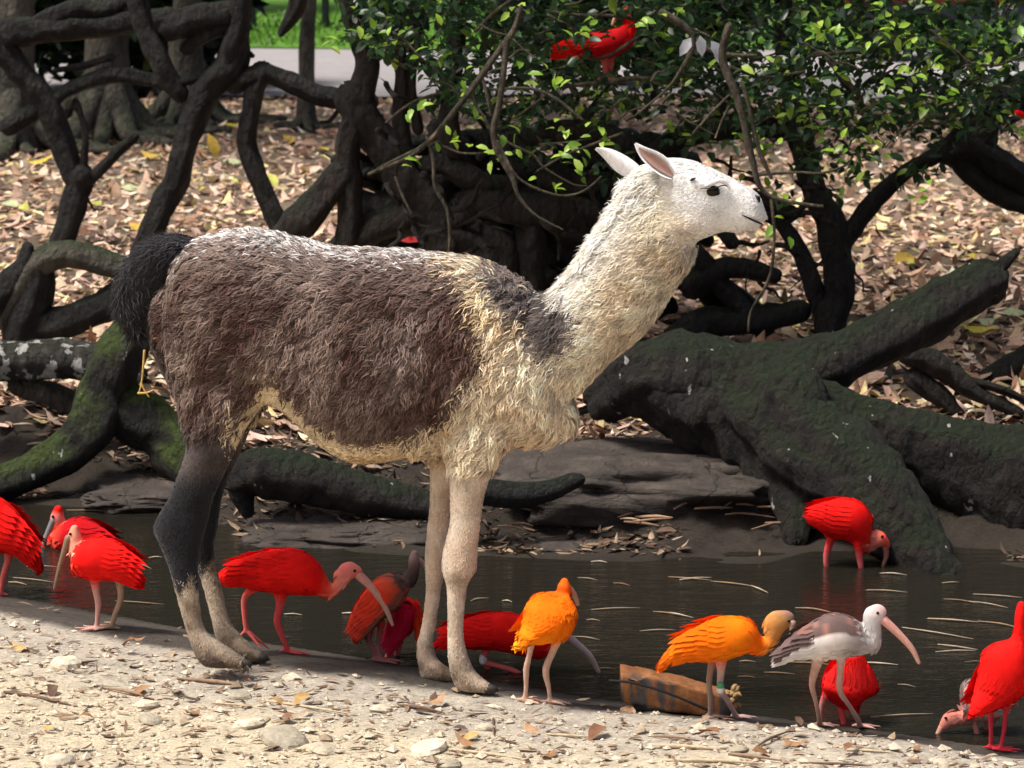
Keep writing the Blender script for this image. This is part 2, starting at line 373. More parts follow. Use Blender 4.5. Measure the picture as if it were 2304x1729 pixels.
def strands(P, N, D, L, Wd, lift, col, roll=.5, wave=.2, sink=.003, droop=.15):
    """wavy tapered wool strands"""
    n = len(P); T = norm(D - N * (D * N).sum(1)[:, None]); S = np.cross(N, T)
    a = (rng.random(n) - .5) * 2 * roll; S2 = S * np.cos(a)[:, None] + N * np.sin(a)[:, None]
    w1 = ((rng.random(n) - .5) * 2 * wave)[:, None]; w2 = ((rng.random(n) - .5) * 2 * wave)[:, None]; L = np.asarray(L)[:, None]; Wd = np.asarray(Wd)[:, None]; li = np.asarray(lift)[:, None] if np.ndim(lift) else lift
    p0 = P - N * sink; p1 = P + T * L * .33 + (N * li * .55 + S * w1) * L; p2 = P + T * L * .68 + (N * (li * .85 - droop * .3) - S * w2) * L; p3 = P + T * L + (N * (li - droop) + S * (w1 - w2) * .6) * L
    V = np.stack([p0 - S2 * Wd * .5, p0 + S2 * Wd * .5, p1 - S2 * Wd * .5, p1 + S2 * Wd * .5, p2 - S2 * Wd * .36, p2 + S2 * Wd * .36, p3], 1).reshape(-1, 3); i = np.arange(n) * 7
    return V, np.concatenate([np.stack([i, i + 1, i + 3, i + 2], -1), np.stack([i + 2, i + 3, i + 5, i + 4], -1)]), np.stack([i + 4, i + 5, i + 6], -1), np.repeat(col, 7, axis=0)
def remesh(name, V, faces, voxel, smooth=6, fac=.5):
    me = mesh_from('tmp', V, faces); o = bpy.data.objects.new('tmp', me); COL.objects.link(o)
    m = o.modifiers.new('r', 'REMESH'); m.mode = 'VOXEL'; m.voxel_size = voxel; m.use_smooth_shade = True
    s = o.modifiers.new('s', 'SMOOTH'); s.factor = fac; s.iterations = smooth
    dg = bpy.context.evaluated_depsgraph_get(); me2 = bpy.data.meshes.new_from_object(o.evaluated_get(dg)); me2.name = name
    bpy.data.objects.remove(o); bpy.data.meshes.remove(me); return me2
def in_poly(p, poly):
    poly = np.asarray(poly, float); x, y = p[:, 0], p[:, 1]; r = np.zeros(len(p), bool); j = len(poly) - 1
    for i in range(len(poly)):
        xi, yi = poly[i]; xj, yj = poly[j]
        r ^= ((yi > y) != (yj > y)) & (x < (xj - xi) * (y - yi) / (yj - yi + 1e-9) + xi); j = i
    return r

# ------------------------------------------------------------------ the llama
LA = R(12); Ldir = np.array([math.cos(LA), -math.sin(LA), 0]); Lnor = np.array([-math.sin(LA), -math.cos(LA), 0])
LP0 = hit(775, 1522); LP0[2] = 0
MPX = m_px(LP0[1])
def lrib(ribs, off=0.0, seg=20, sub=3, power=2.2):
    C, E1, E2 = [], [], []
    for r in ribs:
        ax, ay, bx, by, wd = r[:5]; o = off if len(r) < 6 else r[5]
        P0 = LP0 + Lnor * o; A = on_plane(ax, ay, P0, Lnor); B = on_plane(bx, by, P0, Lnor)
        C.append((A + B) / 2); E1.append((A - B) / 2); E2.append(Lnor * wd)
    A = catmull(np.column_stack([C, E1, E2]), sub)
    return loft(A[:, :3], A[:, 3:6], A[:, 6:9], seg, power)
def tsec(ts): return [(x, t, x, b, wd, 0) for x, t, b, wd in ts]
torso = tsec([(392, 630, 830, .07), (408, 580, 890, .12), (445, 545, 935, .165), (505, 526, 950, .185), (572, 523, 915, .19), (640, 535, 920, .195), (730, 558, 1002, .205),
              (805, 564, 1042, .21), (880, 567, 1038, .205), (950, 570, 1026, .19), (1020, 577, 1020, .175), (1080, 590, 1010, .16), (1140, 618, 1004, .148), (1190, 652, 1002, .132), (1228, 705, 1000, .115), (1252, 785, 992, .095), (1266, 850, 972, .07)])
neck = [(1130, 660, 1170, 960, .12), (1200, 672, 1245, 925, .11), (1246, 668, 1306, 872, .102), (1280, 635, 1370, 808, .098), (1314, 590, 1450, 740, .094), (1346, 540, 1510, 652, .09), (1378, 490, 1549, 594, .086), (1407, 450, 1563, 560, .08), (1440, 425, 1562, 528, .072)]
head = [(1440, 402, 1468, 515, .055), (1475, 363, 1510, 540, .068), (1515, 355, 1550, 546, .076), (1560, 362, 1585, 537, .078), (1600, 378, 1615, 526, .066), (1645, 399, 1650, 519, .05), (1682, 419, 1684, 517, .043), (1702, 433, 1702, 500, .040), (1713, 450, 1712, 498, .034), (1718, 468, 1717, 490, .02)]
lips = [(1650, 470, 1652, 512, .036), (1680, 458, 1684, 500, .043), (1704, 462, 1706, 500, .040), (1716, 472, 1716, 497, .026)]
chin = [(1640, 495, 1645, 524, .03), (1670, 500, 1674, 523, .034), (1696, 503, 1698, 522, .028), (1706, 507, 1706, 517, .016)]
cheek = [(1530, 455, 1540, 545, .074), (1565, 455, 1575, 535, .082), (1605, 470, 1612, 520, .06)]
brow = [(1560, 382, 1566, 420, .078), (1590, 392, 1598, 430, .079), (1622, 404, 1628, 434, .062)]
hn = [(430, 700, 640, 760, .07, .08), (392, 800, 640, 830, .075, .09), (400, 885, 600, 900, .068, .1), (416, 955, 556, 960, .06, .1), (417, 1012, 533, 1010, .052, .1), (400, 1066, 504, 1072, .046, .1), (376, 1124, 481, 1124, .04, .1), (343, 1184, 470, 1172, .038, .1),
      (359, 1228, 455, 1225, .034, .1), (380, 1282, 447, 1275, .03, .1), (395, 1335, 448, 1328, .028, .1), (410, 1388, 451, 1378, .028, .1), (428, 1445, 463, 1420, .032, .1), (448, 1490, 500, 1448, .036, .1), (478, 1503, 528, 1466, .038, .1), (536, 1503, 551, 1484, .028, .1)]
hf = [(440, 720, 640, 780, .07, -.08), (405, 830, 630, 850, .07, -.09), (420, 930, 580, 935, .06, -.1), (425, 1010, 548, 1005, .05, -.1), (412, 1100, 505, 1100, .042, -.1), (420, 1190, 490, 1185, .036, -.1), (432, 1240, 480, 1235, .032, -.1), (447, 1290, 488, 1280, .028, -.1),
      (462, 1340, 501, 1330, .028, -.1), (475, 1390, 511, 1380, .028, -.1), (486, 1436, 526, 1412, .032, -.1), (500, 1468, 552, 1440, .035, -.1), (528, 1486, 575, 1460, .036, -.1), (578, 1489, 588, 1474, .025, -.1)]
fn = [(1000, 820, 1195, 840, .06, .06), (990, 900, 1185, 920, .06, .07), (990, 970, 1155, 980, .055, .08), (1006, 1030, 1122, 1035, .047, .085), (1011, 1103, 1094, 1103, .042, .085), (1011, 1176, 1082, 1176, .04, .085), (995, 1244, 1075, 1244, .044, .085), (993, 1284, 1073, 1284, .043, .085),
      (1004, 1320, 1053, 1316, .030, .085), (1007, 1384, 1045, 1380, .028, .085), (1007, 1441, 1043, 1430, .028, .085), (1009, 1494, 1053, 1476, .032, .085), (1021, 1538, 1068, 1510, .037, .085), (1046, 1556, 1090, 1530, .037, .085), (1093, 1557, 1108, 1546, .022, .085)]
ff = [(975, 880, 1120, 900, .055, -.06), (963, 970, 1085, 980, .05, -.07), (966, 1030, 1040, 1040, .042, -.08), (967, 1090, 1020, 1090, .038, -.085), (966, 1138, 1014, 1138, .036, -.085), (956, 1244, 1004, 1244, .038, -.085), (957, 1290, 999, 1290, .036, -.085), (958, 1330, 992, 1330, .029, -.085), (949, 1403, 983, 1400, .028, -.085),
      (938, 1452, 975, 1446, .031, -.085), (942, 1496, 984, 1484, .035, -.085), (948, 1526, 1000, 1500, .037, -.085), (974, 1533, 1018, 1512, .036, -.085), (1024, 1532, 1034, 1524, .02, -.085)]
g = Geo()
for ch in (torso, neck, head, lips, chin, cheek, brow): g.add(*lrib(ch))
for ch in (hn, hf, fn, ff): g.add(*lrib(ch, seg=14, power=2.0))
for px, py, o in ((546, 1494, .1), (583, 1481, -.1), (1098, 1551, .085), (1028, 1526, -.085)):
    for s_ in (-1, 1):
        q_ = [on_plane(px - a_, py - b_, LP0 + Lnor * (o + s_ * l_), Lnor) for a_, b_, l_ in ((52, 26, .016), (26, 9, .023), (2, 3, .027))]; g.add(*tube(q_, [.024, .023, .017], 12))
llm = remesh('llama_body', np.concatenate(g.V), [np.concatenate(g.Q), np.concatenate(g.T)], .0105, 5)
# coat colours, with light on back and nape painted in, in side-view units (photo-scaled, fixed to the animal)
CREAM = [(1050, 614), (1075, 658), (1097, 712), (1115, 763), (1112, 813), (1068, 860), (1047, 886), (1036, 914), (1003, 929), (949, 969), (905, 980), (860, 992), (800, 966), (723, 892), (672, 842), (640, 806), (545, 930), (560, 1090), (880, 1100), (900, 1700), (1900, 1700), (1900, 100), (1270, 100), (1262, 640), (1140, 620), (1085, 585), (990, 575), (985, 592)]
SADDLE = [(1090, 590), (1166, 630), (1220, 650), (1274, 672), (1318, 694), (1307, 770), (1235, 788), (1209, 741), (1177, 708), (1130, 672)]
def coat(P, jit=0.0):
    q = LP0 + (P - LP0) - Lnor[None] * ((P - LP0) @ Lnor)[:, None]
    p = project(q); n1 = fbm(P * 9, 3, 2); n2 = fbm(P * 30, 2, 12)
    if jit: p = p + rng.normal(0, jit, p.shape)
    p = p + np.stack([n1, n2], -1) * 9
    X, Y = p[:, 0], p[:, 1]
    br = lerp(np.array([.074, .037, .030]), np.array([.235, .170, .143]), np.clip(.45 + n1 * 1.1 + .5 * n2, 0, 1)); c = br
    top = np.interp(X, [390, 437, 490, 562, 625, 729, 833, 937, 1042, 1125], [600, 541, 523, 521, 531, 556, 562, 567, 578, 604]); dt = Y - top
    c = lerp(c, np.array([.34, .26, .225]), np.clip(1 - (dt - 6) / 95, 0, 1) * np.clip((1130 - X) / 60, 0, 1) * .6)  # soft pale fade below the painted toplight rim
    c = lerp(c, np.array([.78, .76, .74]), np.clip(1 - (dt - 5) / 10, 0, 1) * np.clip((1080 - X) / 60, 0, 1))  # bright rim of light from above, painted along the back
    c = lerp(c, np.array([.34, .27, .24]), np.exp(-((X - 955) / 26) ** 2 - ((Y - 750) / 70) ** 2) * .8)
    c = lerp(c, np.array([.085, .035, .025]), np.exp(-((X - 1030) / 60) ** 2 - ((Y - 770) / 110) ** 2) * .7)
    m = in_poly(p, CREAM)
    tan = lerp(np.array([.62, .46, .29]), np.array([.84, .71, .52]), np.clip(.5 + n1 * 1.0 + n2 * .6, 0, 1))
    wh = np.array([.90, .82, .67])
    t_neck = np.clip(((X - 1215) * .72 - (Y - 700) * .69 - 40) / 90, -1, 3)            # across the neck
    up = np.clip((1010 - Y) / 260, 0, 1) * np.clip((X - 1150) / 60, 0, 1)
    tan = lerp(tan, wh, up * np.clip(.75 - .25 * np.abs(n1) * 3, 0, 1) * .75)
    # sunlight on the nape and withers side of the neck, painted in as white
    nape = np.interp(Y, [417, 469, 521, 583, 625, 668, 760], [1437, 1385, 1354, 1312, 1271, 1250, 1230]); tan = lerp(tan, np.array([.92, .88, .79]), np.clip(1 - (X - nape - 40) / 80, 0, 1) * (Y < 760) * (X > 1200))
    tan = lerp(tan, np.array([.20, .13, .07]), np.exp(-((X - 1537) / 9) ** 2 - ((Y - 583) / 14) ** 2) * (Y < 640))
    tan = lerp(tan, np.array([.62, .44, .20]), np.exp(-((Y - 640 - (X - 1010) * .55) / 26) ** 2) * (X < 1120) * (Y < 800) * .7)
    tan = lerp(tan, np.array([.74, .60, .40]), (Y > 820) * (X > 540) * (X < 800) * .8); tan = lerp(tan, np.array([.50, .31, .12]), np.clip((Y - 1000) / 40, 0, 1) * (X < 940) * np.clip((X - 680) / 80, 0, 1))
    hd = np.clip((X - 1455 + (Y - 420) * .05) / 40, 0, 1) * (Y < 560); tan = lerp(tan, np.array([.89, .885, .88]), hd * np.clip((X - 1480 - (Y - 400) * .35) / 50, 0, 1))
    tan = lerp(tan, np.array([.66, .53, .40]), np.exp(-((X - 1560) / 40) ** 2 - ((Y - 500) / 28) ** 2) * .75 * (Y < 560)); tan = lerp(tan, np.array([.70, .60, .50]), np.exp(-((X - 1670) / 30) ** 2 - ((Y - 517) / 10) ** 2) * .7)
    leg = (Y > 1030) * (X > 905); tan = lerp(tan, lerp(np.array([.66, .50, .37]), np.array([.80, .68, .55]), np.clip(.5 + n2 + n1, 0, 1)), leg * np.clip((Y - 1030) / 30, 0, 1))
    tan = lerp(tan, np.array([.26, .19, .12]), leg * np.exp(-((X - 1050) / 22) ** 2 - ((Y - 1288) / 18) ** 2) * .8)
    tan = lerp(tan, np.array([.16, .11, .07]), leg * np.clip((Y - 1425) / 80, 0, 1) * np.clip(.85 + n2, 0, 1)); tan = lerp(tan, np.array([.40, .30, .21]), leg * np.clip(n1 * 2.2 - .2, 0, 1) * .6)
    c = np.where(m[:, None], tan, c)
    s = in_poly(p, SADDLE); c = np.where(s[:, None], lerp(np.array([.10, .082, .08]), np.array([.24, .20, .18]), np.clip(.4 + n1 + n2, 0, 1)), c)
    h = (X < 600) & (Y > 935) & ~((Y < 1030) & (X > 548))
    hc = lerp(np.array([.075, .058, .056]), np.array([.011, .011, .016]), np.clip((Y - 1035) / 40, 0, 1))
    hc = hc * (1 + .5 * n1 + .5 * n2)[:, None]; tcut = 1292 + 20 * n1 + 24 * np.sin(X * .12); hc = lerp(hc, lerp(np.array([.20, .14, .09]), np.array([.50, .40, .30]), np.clip(.55 + n1 * 1.3 + n2, 0, 1)), np.clip((Y - tcut) / 16, 0, 1)); hc = lerp(hc, np.array([.10, .068, .045]), np.clip((Y - 1400) / 60, 0, 1) * np.clip(.9 + n2, 0, 1))
    c = np.where(h[:, None], hc, c)
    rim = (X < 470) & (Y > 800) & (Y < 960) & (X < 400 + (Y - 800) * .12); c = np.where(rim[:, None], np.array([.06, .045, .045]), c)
    return np.clip(c, 0, 1), p
Vb, Nb, Tb = tri_data(llm)
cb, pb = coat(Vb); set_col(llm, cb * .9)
llama = thing('llama', 'brown, cream and white llama with black tail standing on the muddy bank', 'llama', tuple(LP0))
def lchild(name, me, mat, **k):
    me.transform(__import__('mathutils').Matrix.Translation(-Vector(LP0))); return obj(name, me, mat, llama, **k)
# wool density / length by region
X, Y = pb[:, 0], pb[:, 1]
on_leg = ((Y > 960) & (X < 575)) | ((Y > 1045) & (X > 905)); on_head = (X > 1490) & (Y < 556) & (X > 1455 + (Y - 400) * .55)
dens = np.where(on_leg, .5, np.where(on_head, 1.0, 1.0)) * np.where((X > 1240) & (Y < 800), 1.4, 1.0)
N_T = 170000
k, bc = sample(Vb, Tb, N_T, dens); P = (Vb[Tb[k]] * bc[..., None]).sum(1); N = norm((Nb[Tb[k]] * bc[..., None]).sum(1))
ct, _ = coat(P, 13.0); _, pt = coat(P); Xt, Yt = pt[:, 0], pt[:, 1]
lt = ((Yt > 960) & (Xt < 575)) | ((Yt > 1045) & (Xt > 905)); ht = (Xt > 1490) & (Yt < 556) & (Xt > 1455 + (Yt - 400) * .55)
nk = (Xt > 1235) & ~ht & ~lt & (Yt < 830)
down = np.array([0, 0, -1.0]); sw = fbm(P * 7, 3, 21)[:, None]
def locks(P, size):
    """nearest jittered cell centre: offset to it and a random number per lock"""
    q = P / size; b0 = np.floor(q).astype(np.int64); best = np.full(len(P), 9e9); off = np.zeros_like(P); rid = np.zeros(len(P))
    for dx in (-1, 0, 1):
        for dy in (-1, 0, 1):
            for dz in (-1, 0, 1):
                c_ = b0 + [dx, dy, dz]; h_ = (c_[:, 0] * 73856093) ^ (c_[:, 1] * 19349663) ^ (c_[:, 2] * 83492791); r_ = np.stack([((h_ * k_) >> 7 & 1023) / 1023. for k_ in (2654435761, 40503, 69069)], -1)
                v_ = c_ + r_ - q; d_ = (v_ ** 2).sum(1); m_ = d_ < best; best[m_] = d_[m_]; off[m_] = v_[m_] * size; rid[m_] = r_[m_, 0] * .6 + r_[m_, 1] * .4
    return off, rid, np.sqrt(best)
lo, rid, ld = locks(P + .012 * np.stack([fbm(P * 20, 2, 3), fbm(P * 20, 2, 4), fbm(P * 20, 2, 5)], -1), .034)
D = -Ldir[None] * (.75 + .5 * sw) + down[None] * (.35 + .9 * np.clip((Yt - 560) / 260, 0, 1))[:, None] + .7 * np.cross(N, np.stack([sw[:, 0], fbm(P * 8, 2, 31), fbm(P * 8, 2, 41)], -1))
D = norm(D) + lo * 22 + np.cross(N, D) * ((rid - .5) * .7)[:, None]
D = np.where(nk[:, None], -Ldir[None] * .9 + down[None] * .55 + lo * 18 + .3 * rng.normal(0, 1, (N_T, 3)), D)
D = np.where(lt[:, None], down[None] + .12 * rng.normal(0, 1, (N_T, 3)), D); D = np.where(ht[:, None], -Ldir[None] + down[None] * .3 + .15 * rng.normal(0, 1, (N_T, 3)), D)
L = .020 + .025 * rng.random(N_T) ** 1.5; L = np.where(nk, .024 + .016 * rng.random(N_T), L); L = np.where(lt, .011, L); hf_ = np.clip((Xt - 1470 - (Yt - 400) * .45) / 110, 0, 1); L = np.where(ht, .024 * (1 - hf_) ** 2 + .009, L); L = np.where((Xt > 1470) & (Xt < 1575) & (Yt < 385), .020, L)
nape_x = np.interp(Yt, [417, 469, 521, 583, 625, 668, 760], [1437, 1385, 1354, 1312, 1271, 1250, 1230]); nape = nk & (Xt < nape_x + 30); L = np.where(nape, .04 + .025 * rng.random(N_T), L)
bel = (Yt > 960) & (Xt > 690) & (Xt < 930); bel = bel | (ct[:, 2] > .13) & (Yt > 820) & (Xt > 560) & (Xt < 930); L = np.where(bel, .020, L)
Wd = np.where(lt | ht, .0022, np.where(nk, .0024, .0024 + .0026 * rng.random(N_T)))
lift = np.where(lt | ht, .10, np.where(nk, .34 + .2 * rng.random(N_T), .14 + .34 * rid + .12 * rng.random(N_T))); lift = np.where(nape, .6, lift); lift = np.where(bel, .08, lift); D = np.where(bel[:, None], -Ldir[None] * .9 + down[None] * .5 + .25 * rng.normal(0, 1, (N_T, 3)), D)
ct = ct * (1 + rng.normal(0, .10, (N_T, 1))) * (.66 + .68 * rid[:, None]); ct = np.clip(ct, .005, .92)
g = Geo(); Vr, Qr, Tr, Cr = strands(P, N, D, L, Wd, lift, ct, roll=.8, wave=.24); g.add(Vr, Qr, Tr, Cr)
lb = obj('body', None) if False else lchild('body', llm, M['skin'])
lchild('wool', g.mesh('wool'), M['wool'], kind='stuff')
# tail
tr = [(440, 540, 425, 585, .035), (395, 528, 402, 600, .05), (338, 540, 385, 622, .06), (290, 582, 372, 652, .062), (262, 632, 352, 690, .058), (256, 678, 332, 715, .05), (278, 715, 315, 732, .03)]
Vt, Qt, Tt = lrib([(*r, 0.0) for r in tr], seg=16); tm = mesh_from('tail', Vt, [Qt, Tt], np.full((len(Vt), 3), .018))
V0, N0, T0 = tri_data(tm); k, bc = sample(V0, T0, 8000); P = (V0[T0[k]] * bc[..., None]).sum(1); N = norm((N0[T0[k]] * bc[..., None]).sum(1))
pp = project(P); D = -Ldir[None] * np.clip((400 - (pp[:, :1] - 250)) / 300, -.2, 1) * np.clip((640 - pp[:, 1:]) / 80, -.3, 1) + down[None] * .9 + .3 * rng.normal(0, 1, P.shape)
cc = np.array([.016, .015, .019])[None] * (1 + .9 * rng.random((len(P), 1))); g = Geo(); g.add(*strands(P, N, D, .055 + .04 * rng.random(len(P)), np.full(len(P), .0045), .22, cc, roll=.6, wave=.2))
tl = lchild('tail', tm, M['skin']); tw = g.mesh('tail_wool', tuple(LP0)); obj('tail_wool', tw, M['wool'], tl, kind='stuff')
# dark hair fringe below the tail
g = Geo(); g.add(*lrib([(318, 640, 392, 640, .04, 0), (322, 720, 396, 720, .035, 0), (345, 800, 398, 800, .03, 0), (375, 860, 405, 860, .02, 0)], seg=10)); fr = g.mesh('dock'); set_col(fr, np.full((len(fr.vertices), 3), (.045, .03, .028)))
lchild('rump_fringe', fr, M['skin'])
# ears
def ear(base, tip, wpx, off, twist, inner):
    P0 = LP0 + Lnor * off; B = on_plane(*base, P0, Lnor); T = on_plane(*tip, P0 + Lnor * .02, Lnor); ax = T - B; Lg = np.linalg.norm(ax); ax /= Lg
    sd_ = norm(np.cross(ax, Lnor)); fr_ = np.cross(sd_, ax); sd2 = sd_ * math.cos(twist) + fr_ * math.sin(twist); fr2 = np.cross(sd2, ax)
    t = np.linspace(0, 1, 10); prof = np.array([.45, .72, .92, 1.0, 1.0, .93, .80, .62, .40, .10]) * wpx * MPX
    u = np.linspace(-1, 1, 9); Vo = []
    for s in (0, 1):
        for ti, wi in zip(t, prof):
            for uu in u:
                curve = (uu * uu) * wi * .75; tipb = .16 * Lg * max(0, ti - .7) ** 2 / .09
                Vo.append(B + ax * ti * Lg + sd2 * uu * wi + fr2 * (curve - s * .010 * (1 - abs(uu) ** 3)) + sd2 * tipb * .5)
    Vo = np.array(Vo); n = 90; i = (np.arange(9)[:, None] * 9 + np.arange(8)[None]).ravel(); q = np.stack([i, i + 1, i + 10, i + 9], -1)
    e = np.array([[a, a + 9, a + 9 + n, a + n] for r_ in range(9) for a in (r_ * 9,)] + [[r_ * 9 + 8, r_ * 9 + 8 + n, r_ * 9 + 17 + n, r_ * 9 + 17] for r_ in range(9)])
    ca = np.tile(np.array([.80, .79, .80]), (180, 1))
    return Vo, q, q[:, ::-1] + n, e, ca
for base, tip, wpx, off, tw_ in (((1514, 398), (1424, 330), 21, .060, -.5), ((1450, 396), (1345, 327), 22, -.045, 2.6)):
    Vo, q1, q2, e, ca = ear(base, tip, wpx, off, tw_, True)
    em = mesh_from('ear', Vo, [q1, q2, e], ca); eo = lchild('ear', em, M['skin'])
    uu = np.tile(np.linspace(-1, 1, 9), 10); tt = np.repeat(np.linspace(0, 1, 10), 9)
    Vi = Vo[:90]; ctr = Vi.reshape(10, 9, 3)[:, 4:5].repeat(9, 1).reshape(-1, 3)
    nin = norm(np.cross(Vi[10] - Vi[0], Vi[9] - Vi[0])[None])[0]
    fa = Vo[:90] - Vo[90:]; fa = norm(fa + 1e-9); fdir = norm(fa[40][None])[0]
    Vi = ctr + (Vi - ctr) * (.56 * np.sqrt(np.clip(1 - ((tt - .45) / .5) ** 2, 0, 1)))[:, None] + fdir * .003; keep = (q1[:, 0] // 9 >= 0) & (q1[:, 0] // 9 < 8)
    im = mesh_from('inner_ear', Vi, [q1[keep]]); im.transform(__import__('mathutils').Matrix.Translation(-Vector(LP0))); obj('inner_ear', im, M['pink'], eo)
# eyes, nostrils, mouth, hooves
from mathutils import Matrix
def blob(cn, r3, name, mat, parent, col=None, seg=12):
    th = np.linspace(0, np.pi, seg // 2 + 1); ph = np.linspace(0, 2 * np.pi, seg, endpoint=False)
    ax = np.array([Ldir, Lnor, (0, 0, 1)]); Vv = []
    for a in th:
        for b in ph: Vv.append(cn + ax[0] * r3[0] * math.sin(a) * math.cos(b) + ax[1] * r3[1] * math.sin(a) * math.sin(b) + ax[2] * r3[2] * math.cos(a))
    Vv = np.array(Vv); i = (np.arange(seg // 2)[:, None] * seg + np.arange(seg)[None]).ravel(); j = (np.arange(seg // 2)[:, None] * seg + (np.arange(seg)[None] + 1) % seg).ravel()
    m_ = mesh_from(name, rebase(Vv, parent.location), [np.stack([i, j, j + seg, i + seg], -1)], None if col is None else np.tile(col, (len(Vv), 1)))
    return obj(name, m_, mat, parent)
def surf(px, py, side=1):
    """point of the llama's body surface under a side-view pixel"""
    d2 = (pb[:, 0] - px) ** 2 + (pb[:, 1] - py) ** 2; lat = (Vb - LP0) @ Lnor * side
    ok = np.where((d2 < 14 ** 2) & (lat > 0))[0]
    return Vb[ok[np.argmax(lat[ok])]] if len(ok) else on_plane(px, py, LP0 + Lnor * .05 * side, Lnor)
for s in (1, -1):
    def face(path, rad, name, mat, col=None, out=.0):
        pts = [surf(a, b, s) + Lnor * s * out for a, b in path]; lat = np.array([(q - LP0) @ Lnor for q in pts]); lat = np.convolve(np.pad(lat, 1, 'edge'), [.25, .5, .25], 'valid')
        pts = [on_plane(a, b, LP0 + Lnor * l_, Lnor) for (a, b), l_ in zip(path, lat)]; g = Geo(); g.add(*tube(pts, rad, 8, sub=5), C=col); return obj(name, g.mesh(name, tuple(LP0)), mat, llama)
    e = surf(1616, 430, s); blob(e - Lnor * s * .006, (.023, .013, .0165), 'eye', M['eye'], llama); e2 = surf(1623, 433, s); blob(e2 - Lnor * s * .006, (.014, .0095, .011), 'eye_corner', M['eye'], llama)
    face([(1588, 419), (1602, 412), (1618, 407), (1633, 413), (1641, 426)], [.003, .007, .008, .006, .003], 'eyelid', M['skin'], (.80, .79, .80), .0)
    face([(1576, 425), (1588, 424), (1600, 426), (1612, 423), (1624, 418), (1636, 419)], [.0010, .0014, .0014, .0015, .0018, .0010], 'eyelash', M['eye'], None, .005)
    face([(1700, 440), (1706, 446), (1708, 454)], [.002, .006, .003], 'nostril', M['eye'], None, .0)
    face([(1670, 485), (1682, 490), (1694, 496), (1706, 501), (1715, 505)], [.0012, .0024, .003, .003, .002], 'mouth_line', M['eye'], None, .001)
    if s > 0: face([(1553, 407), (1559, 404), (1565, 401)], [.0015, .004, .0015], 'scar', M['eye'], None, .001)
for px, py, o in ((546, 1494, .1), (583, 1481, -.1), (1098, 1551, .085), (1028, 1526, -.085)):
    for s in (-.028, .028):
        P0 = LP0 + Lnor * (o + s); blob(on_plane(px + 4, py, P0, Lnor), (.026, .015, .015), 'toenail', M['hoof'], llama)
# straw caught under the tail
g = Geo()
for path in (((325, 790), (322, 830), (318, 865), (312, 885)), ((318, 862), (326, 880), (335, 893)), ((312, 885), (330, 884), (345, 878)), ((345, 762), (360, 764), (372, 767))):
    g.add(*tube([on_plane(a, b, LP0 + Lnor * .06, Lnor) for a, b in path], np.linspace(.004, .002, len(path)), 6), C=(.55, .36, .12))
sm = g.mesh('straw', tuple(LP0)); obj('straw', sm, M['stick'], llama)

